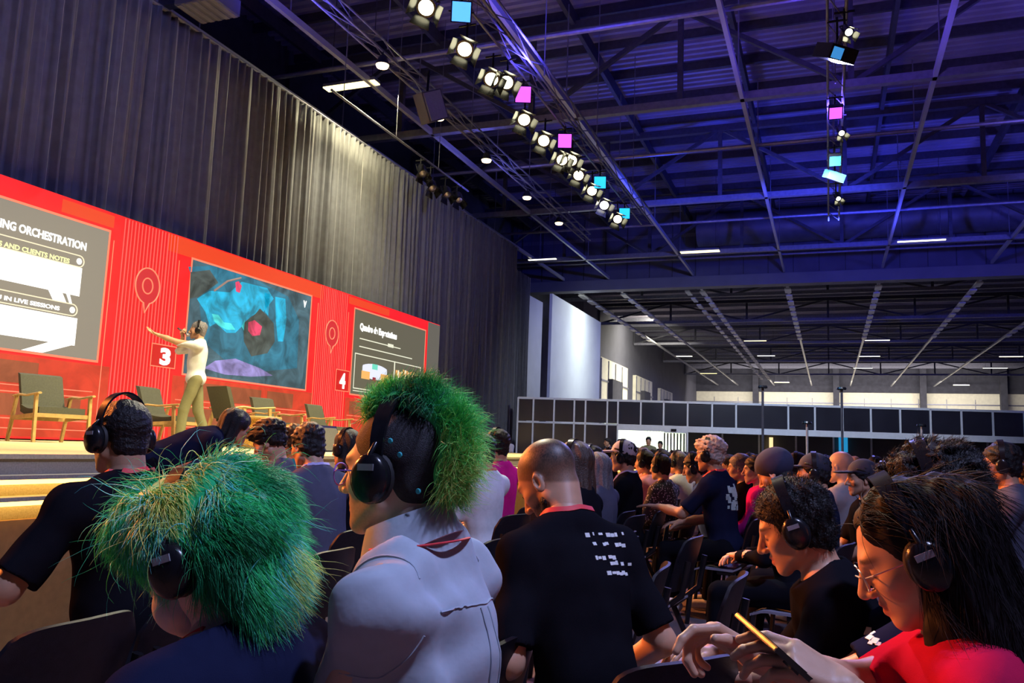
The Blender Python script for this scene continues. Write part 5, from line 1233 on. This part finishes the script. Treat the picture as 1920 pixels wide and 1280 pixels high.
# small white logo on the navy T-shirt
def logo_ray(o, px, py, size, m, name='chest_logo'):
    bpy.context.view_layer.update(); sm = [q for q in o.children if q.name.split('.')[0] in ('shirt', 'jacket')][0].data; bv = BVHTree.FromPolygons([v_.co.copy() for v_ in sm.vertices], [tuple(p.vertices) for p in sm.polygons]); iv = o.matrix_world.inverted(); org = iv @ Vector((0, 0, CAM_H)); k = MB(); rs = np.random.RandomState(3)
    for (dx, dy, w, h) in ((-8, -12, 10, 12), (2, -8, 8, 8), (-4, 0, 14, 9), (6, 6, 12, 10), (12, 12, 8, 6), (-2, 10, 8, 6)):
        hit = bv.ray_cast(org, (iv @ at(px+dx*size, py+dy*size, 5)-org).normalized())
        if hit[0] is not None:
            nn = hit[1]; t = nn.cross(V3(0, 0, 1)).normalized(); s_ = size*hit[3]/CAM_F; k.box(hit[0]+nn*.0012, (w*s_*1.1, .0015, h*s_*1.1), Matrix((t, nn, t.cross(nn))).transposed())
    if k.v: k.build(name, m, o)['kind'] = 'stuff'
logo_ray(oH, 1635, 1195, 1.0, WP)
MIDS = [
 # px, py, d, (dx,dy) facing, label, kwargs
 (505, 829, 5.7, (-1, -.35), 'person with tousled black hair and grey-black jacket, left of the slate T-shirt', dict(hair='curly', top='grey', sleeve='long', phones=False, lan=None, pose='down', seat=True)),
 (548, 830, 6.6, (-1, .0), 'person in teal top mostly hidden behind tousled black hair', dict(hair='short', top='teal', phones=False, lan=None, pose='fold')),
 (577, 838, 5.0, (-1, .25), 'person with short dark hair in slate grey T-shirt, seen from behind', dict(hair='short', top='grey', phones=False, lan=LANP, pose='lean')),
 (650, 842, 6.1, (-1, .1), 'person with dark bobbed hair and black top left of the mohawk', dict(hair='bob', top='black', lan=None)),
 (902, 849, 6.3, (-1, .25), 'person in pale T-shirt just right of the mohawk', dict(hair='short', top='white', phones=False, lan=LAN, pose='lap')),
 (930, 837, 7.2, (-1, .1), 'person in bright magenta T-shirt behind the pale T-shirt', dict(hair='short', top='magenta', phones=True, lan=None)),
 (1074, 872, 4.9, (-1, .1), 'person with long brown hair directly behind the bearded one', dict(hair='long', hc='brown', top='black', lan=None, sleeve='long')),
 (1106, 866, 7, (-1, .1), 'person with dark hair and royal blue top behind the long brown hair', dict(hair='short', top='royal', lan=None)),
 (1119, 880, 6.6, (-1, .15), 'person with long greyish hair beside the royal blue top', dict(hair='long', hc='grey', top='grey', phones=False, lan=None)),
 (1168, 857, 7.3, (-1, .02), 'person with white cap, headphones and black T-shirt', dict(hair='short', top='black', lan=LANP, pose='lap', cap='white')),
 (1238, 877, 8.2, (-1, .35), 'person with headphones in dark patterned shirt, seen from behind', dict(hair='short', hc='black', top='plaid', lan=LAN, sleeve='long')),
 (1208, 868, 9, (-1, .1), 'person in pink shirt behind the patterned one', dict(hair='short', top='pink', phones=True, lan=None)),
 (1270, 868, 9.6, (-1, .4), 'person with pale shirt and light hair in front of the doorway', dict(hair='short', hc='grey', top='white', phones=True, lan=None)),
 (1240, 864, 10.5, (-1, .1), 'person with dark hair and rose top before the doorway', dict(hair='short', top='pink', phones=True, lan=None)),
 (1303, 878, 7.4, (-1, .0), 'person in royal blue T-shirt hidden behind the bleached curls', dict(hair='short', top='royal', phones=True, lan=None, pose='lean')),
 (1331, 854, 6.9, (-1, .25), 'person with bleached curly hair and navy T-shirt with pale back print', dict(hair='curly', hc='blond', top='navy', lan=LAN, pose='fwd', buzz=.9)),
 (1386, 878, 7.8, (-1, .0), 'person with wavy grey hair and black top', dict(hair='short', hc='grey', top='black', phones=False, lan=None)),
 (1416, 882, 7.4, (-1, -.1), 'person in dark magenta jacket half hidden behind the dark beanie', dict(hair='short', top='magenta', phones=False, lan=None, sleeve='long')),
 (1453, 888, 5.1, (-1, .25), 'person with round dark beanie and black sweatshirt with white letters', dict(hair='crop', top='black', sleeve='long', phones=False, lan=None, cap='beanie', pose='down')),
 (1525, 888, 5.8, (-1, -.05), 'person with dark peaked cap and headphones left of the pale blue shirt', dict(hair='short', top='navy', lan=None, cap='dark')),
 (1575, 876, 6.8, (-1, .5), 'person with shaved head and pale blue shirt', dict(hair=None, top='blue', phones=False, lan=None, buzz=.15, sk='pale')),
 (1616, 898, 5.9, (-1, -.3), 'person with flat dark cap between the pale blue shirt and wavy black hair', dict(hair='short', top='black', phones=False, lan=None, cap='dark')),
 (1876, 872, 5.5, (-1, .1), 'person with short dark hair, headphones and dark collared jacket at the right edge', dict(hair='short', top='grey', sleeve='long', lan=None)),
 (1925, 900, 6.5, (-1, .1), 'person in lilac top cut by the right picture edge', dict(hair='short', top='white', lan=None, phones=True)),
 (1655, 900, 6.4, (-1, .1), 'person with dark hair behind the wavy black hair, facing the stage', dict(hair='short', top='navy', lan=None)),
 (1493, 878, 7.6, (-1, .1), 'person with dark blue cap farther behind the beanie', dict(hair='short', top='navy', lan=None, cap='dark')),
]
POSES['fwd'] = dict(lean=.16, pitch=.05, L=dict(t=(-.14, .48, .82), f=(0, 1, .05), c=.15, pole=(-.6, -.4, -.8)), R=dict(t=(.08, .40, .70)))
CL['plaid'] = mat('cloth_pattern', (.05, .05, .09), .85, noise=.1, scale=4)
nt = CL['plaid'].node_tree; ck = nt.nodes.new('ShaderNodeTexVoronoi'); ck.inputs['Scale'].default_value = 45; rr_ = nt.nodes.new('ShaderNodeValToRGB'); rr_.color_ramp.elements[0].color = (.50, .48, .62, 1); rr_.color_ramp.elements[1].color = (.02, .02, .035, 1); rr_.color_ramp.elements[0].position = .22; rr_.color_ramp.elements[1].position = .34
nt.links.new(nt.nodes['Texture Coordinate'].outputs['Object'], ck.inputs['Vector']); nt.links.new(ck.outputs['Distance'], rr_.inputs[0]); nt.links.new(rr_.outputs[0], nt.nodes['Principled BSDF'].inputs['Base Color'])
def cap_on(o, J, kind):
    def mk():
        v = Vox((-.12, -.16, -.08), (.12, .24, .18), .006)
        if kind == 'beanie': v.ell((0, -.022, .052), (.098, .120, .102), .01); v.plane((0, .09, .045), (0, .62, -.78))
        else:
            v.ell((0, -.014, .050), (.088, .108, .096), .01); v.plane((0, .094, .055), (0, .22, -.97)); v.ell((0, .125, .052), (.066, .075, .010), .012)
        P, F = v.nets(); return np_mesh('cap', P, F)
    c = link('cap', cached(('cap', kind), mk), o, {'white': mat('cap_white', (.62, .60, .70), .8), 'beanie': mat('cap_navy', (.020, .020, .055), .9), 'dark': mat('cap_dark', (.018, .018, .04), .8)}[kind]); c.matrix_local = J['Hm']
for (px, py, d, f, lab, kw) in MIDS:
    kw = dict(kw); cp = kw.pop('cap', None); kw.setdefault('pose', 'lap'); kw.setdefault('legs', 'black' if px > 1150 else ('jeans', 'black', 'khaki')[px % 3])
    o, J = person('person', px, py, d, facing(*f), lab, 1 if d < 7.5 else 2, **kw)
    if cp: cap_on(o, J, cp)
    if px == 1331: logo_on(o, J, mat('pale_print', (.5, .68, .70), .7), (-.02, -.17), .15, .17, 5, 34, name='back_print')
    if px == 1453: logo_on(o, J, WP, (-.10, -.22), .14, .08, 7, 10, True)
# far rows: small figures between the speakers' aisle and the pavilion, each its own person
rs = np.random.RandomState(11)
FAR = [(1048, 838, 10.5, 'black', 'black', 'farthest left of the small heads below the black panels'), (1066, 832, 12.5, 'black', 'navy', 'second small head right of the bearded person'), (1086, 836, 10.0, 'grey', 'black', 'small grey-haired figure right of the bearded person'), (1098, 848, 8.6, 'black', 'navy', 'small figure just left of the royal blue top'),
       (1140, 838, 13, 'black', 'black', 'small figure above the peak of the white cap'), (1196, 842, 11, 'black', 'grey', 'small dark figure right of the white cap'), (1204, 856, 8.8, 'brown', 'pink', 'small figure in rose behind the white cap'), (1226, 848, 11.5, 'black', 'black', 'small black-clad figure between rose and pink shirts'),
       (1252, 850, 10.6, 'black', 'grey', 'small figure in grey left of the pale shirt'), (1284, 852, 10, 'black', 'navy', 'small navy figure right of the pale shirt'), (1262, 842, 13, 'brown', 'red', 'small figure in red before the doorway'), (1294, 848, 12.5, 'brown', 'cream', 'small figure in cream left of the bleached curls'),
       (1365, 858, 9.6, 'black', 'black', 'small figure between bleached curls and grey hair'), (1404, 856, 9.0, 'black', 'grey', 'small figure above the dark magenta jacket'), (1482, 854, 12, 'blond', 'white', 'small fair-haired figure right of the beanie'), (1499, 858, 10.5, 'brown', 'cream', 'small brown-haired figure left of the peaked cap'),
       (1548, 862, 9.5, 'black', 'black', 'small figure between the peaked cap and the shaved head'), (1601, 860, 12, 'blond', 'cream', 'small fair-haired figure under the cyan banner'), (1640, 866, 10, 'black', 'navy', 'small figure above the flat dark cap'), (1905, 872, 9, 'grey', 'white', 'small grey-haired figure near the right edge'), (1822, 870, 8, 'black', 'black', 'small dark figure left of the right edge jacket')]
for (px, py, d, hc, tp, lab) in FAR:
    Hf = at(px, py, d+1.5); Hf.z = 1.22+.05*rs.rand()
    person('person', px, py, d, facing(-1, rs.normal()*.2), 'person, '+lab, 2, H=Hf, pose=('lap', 'down', 'lean')[px % 3], hair=('short', 'bob', 'short')[px % 3], hc=hc, top=tp, legs='jeans', lan=None, phones=px % 2 == 0, seatlab='black chair under the '+lab)
# ---- standing figures
def standing(H, yaw, label, lod, sk, hair, hc, top, legs, sleeve='short', L=None, R=None, bend=0, Tfix=None, pitch=.05, hyaw=0, stride=.0, phones=False, lan=None, floor=0.0, stubble=0, b=1.0):
    hz = H.z-floor; J = sit_pose(hz=1.22, lean=bend, pitch=pitch, yaw=hyaw, L=L, R=R, build=b, Tfix=Tfix); dz = V3(0, 0, .925-.555)
    if bend: pass
    if Tfix: dz = V3(0, 0, max(.2, hz-J['H'].z))
    sc_ = (hz)/(J['H'].z+dz.z)
    for k in list(J.keys()):
        if isinstance(J[k], Vector): J[k] = J[k]+dz
    for k in ('Hm', 'ML', 'MR'): J[k] = Matrix.Translation(dz) @ J[k]
    for s, q in ((-1, 'L'), (1, 'R')):
        J['hip'+q] = J['P']+V3(s*.085, 0, -.03); st = s*stride
        J['kn'+q] = V3(s*.10, .03+st*.5, .49); J['an'+q] = V3(s*.11, -.03+st, .09)
    o = empty('person', (0, 0, 0), yaw, label, 'person'); o.scale = (sc_,)*3; c, s = math.cos(yaw), math.sin(yaw); h = J['H']*sc_; o.location = (H.x-(h.x*c-h.y*s), H.y-(h.x*s+h.y*c), floor)
    link('body', body_mesh('body', J, **LOD[lod], stubble=stubble), o, SK[sk]); sm = shirt_mesh('shirt', J, SH[lod], sleeve); link('shirt', sm, o, CL[top]); link('trousers', trousers_mesh('trousers', J, TH[max(0, lod-1)]), o, CL[legs])
    for q in 'LR': link('shoe', shoe_mesh('shoe', J, q, .010), o, CL['black'])
    v = hair_vox(hair, HHR[lod], 3); P, F = v.nets(); ho = link('hair', np_mesh('hair', P, F), o, HR[hc]); ho.matrix_local = J['Hm']
    if phones: headphones(o, J['Hm'], .012, .004, lod=min(1, lod))
    return o, J
# speaker on the stage
d_sp = 11.9
Hs = at(371, 620, d_sp); yS = facing(-.80, -.60)
sp, JS = standing(Hs, yS, 'person in white shirt and khaki trousers speaking on stage, one arm stretched out', 1, 'tan', 'short', 'grey', 'white', 'green', sleeve='long', floor=1.2, stride=-.17, phones=True, stubble=.3, pitch=-.02,
    L=dict(t=(-.10, .52, 1.115), f=(-.05, .95, .35), n=(.3, -.3, -.9), c=.25, pole=(-.3, -.2, -1)), R=dict(t=(.04, .22, 1.12), f=(-.5, .3, .8), n=(.3, .9, -.3), c=1.1, pole=(.8, -.1, -.8)))
mloc = sp.matrix_basis @ (JS['MR'] @ V3(0, .085, -.028)); m_ = empty('microphone', mloc, 0, 'handheld microphone in the raised hand of the stage speaker', 'microphone'); up_ = (Hs+Vector((-.06, -.05, -.10))-mloc).normalized(); m_.rotation_euler = up_.to_track_quat('Z', 'Y').to_euler()
MB().lathe([(.011, -.09), (.013, .02), (.016, .05)], n=12).build('handle', M['black'], m_, True); MB().lathe([(.016, .05), (.025, .07), (.025, .09), (.012, .108)], n=12).build('grille', M['alu'], m_, True)
# person bending over by the stage
Hb = at(441, 803, 5.9)
standing(Hb, facing(.55, .85), 'person in dark hooded top bending forward in front of the stage', 1, 'tan', 'bob', 'black', 'navy', 'black', sleeve='long', bend=1.2, pitch=.3, Tfix=.52, L=dict(t=(-.12, .62, .32)), R=dict(t=(.12, .62, .32)))
for (px, py, d, fx, tp, lab) in ((951, 806, 27, (.3, -1), 'white', 'person standing in pale shirt by the far end of the stage'), (1139, 824, 25.5, (-.6, -.5), 'grey', 'person standing beside the reddish panels left of the doorway'), (1162, 826, 27, (-.2, -1), 'grey', 'person standing at the left of the lit doorway'), (1216, 820, 27, (.2, -1), 'green', 'tallest person standing in the lit doorway'), (1238, 824, 28, (0, -1), 'black', 'person standing right of the tallest one in the doorway')):
    Hx = at(px, py, d); Hx.z = 1.62 if tp != 'green' else 1.72; standing(Hx, facing(*fx), lab, 2, 'tan', 'short', 'black', tp, 'black')
# empty chairs in the rows
def chair_at(px, py, d, lab, yaw=None):      # px,py of the middle of the backrest's top edge
    p = at(px, py, d); yw = YF if yaw is None else yaw; c, s = math.cos(yw), math.sin(yw); lx, ly = 0, -.31; return chair(p.x-(lx*c-ly*s), p.y-(lx*s+ly*c), yw, lab)
chair_at(985, 1150, 2.2, 'empty black chair between the blue-grey shirt and the white-printed T-shirt')
chair_at(165, 1150, 2.15, 'empty black chair at the lower left in front of the black T-shirt with glasses')
chair_at(634, 1040, 3.7, 'empty black chair between green hair and the blue-grey collared shirt')
chair_at(940, 1015, 4.4, 'empty black chair with pale seat right of the blue-grey shirt')
chair_at(1310, 1000, 4.9, 'empty black chair in front of the navy T-shirt with back print', YF-.1)
chair_at(1185, 1000, 5.0, 'empty black chair right of the white-printed T-shirt')
chair_at(1250, 1080, 3.6, 'empty black chair with pale seat beside the aisle', YF+.1)
chair_at(1395, 1060, 3.4, 'black chair behind the bowed head in headphones')
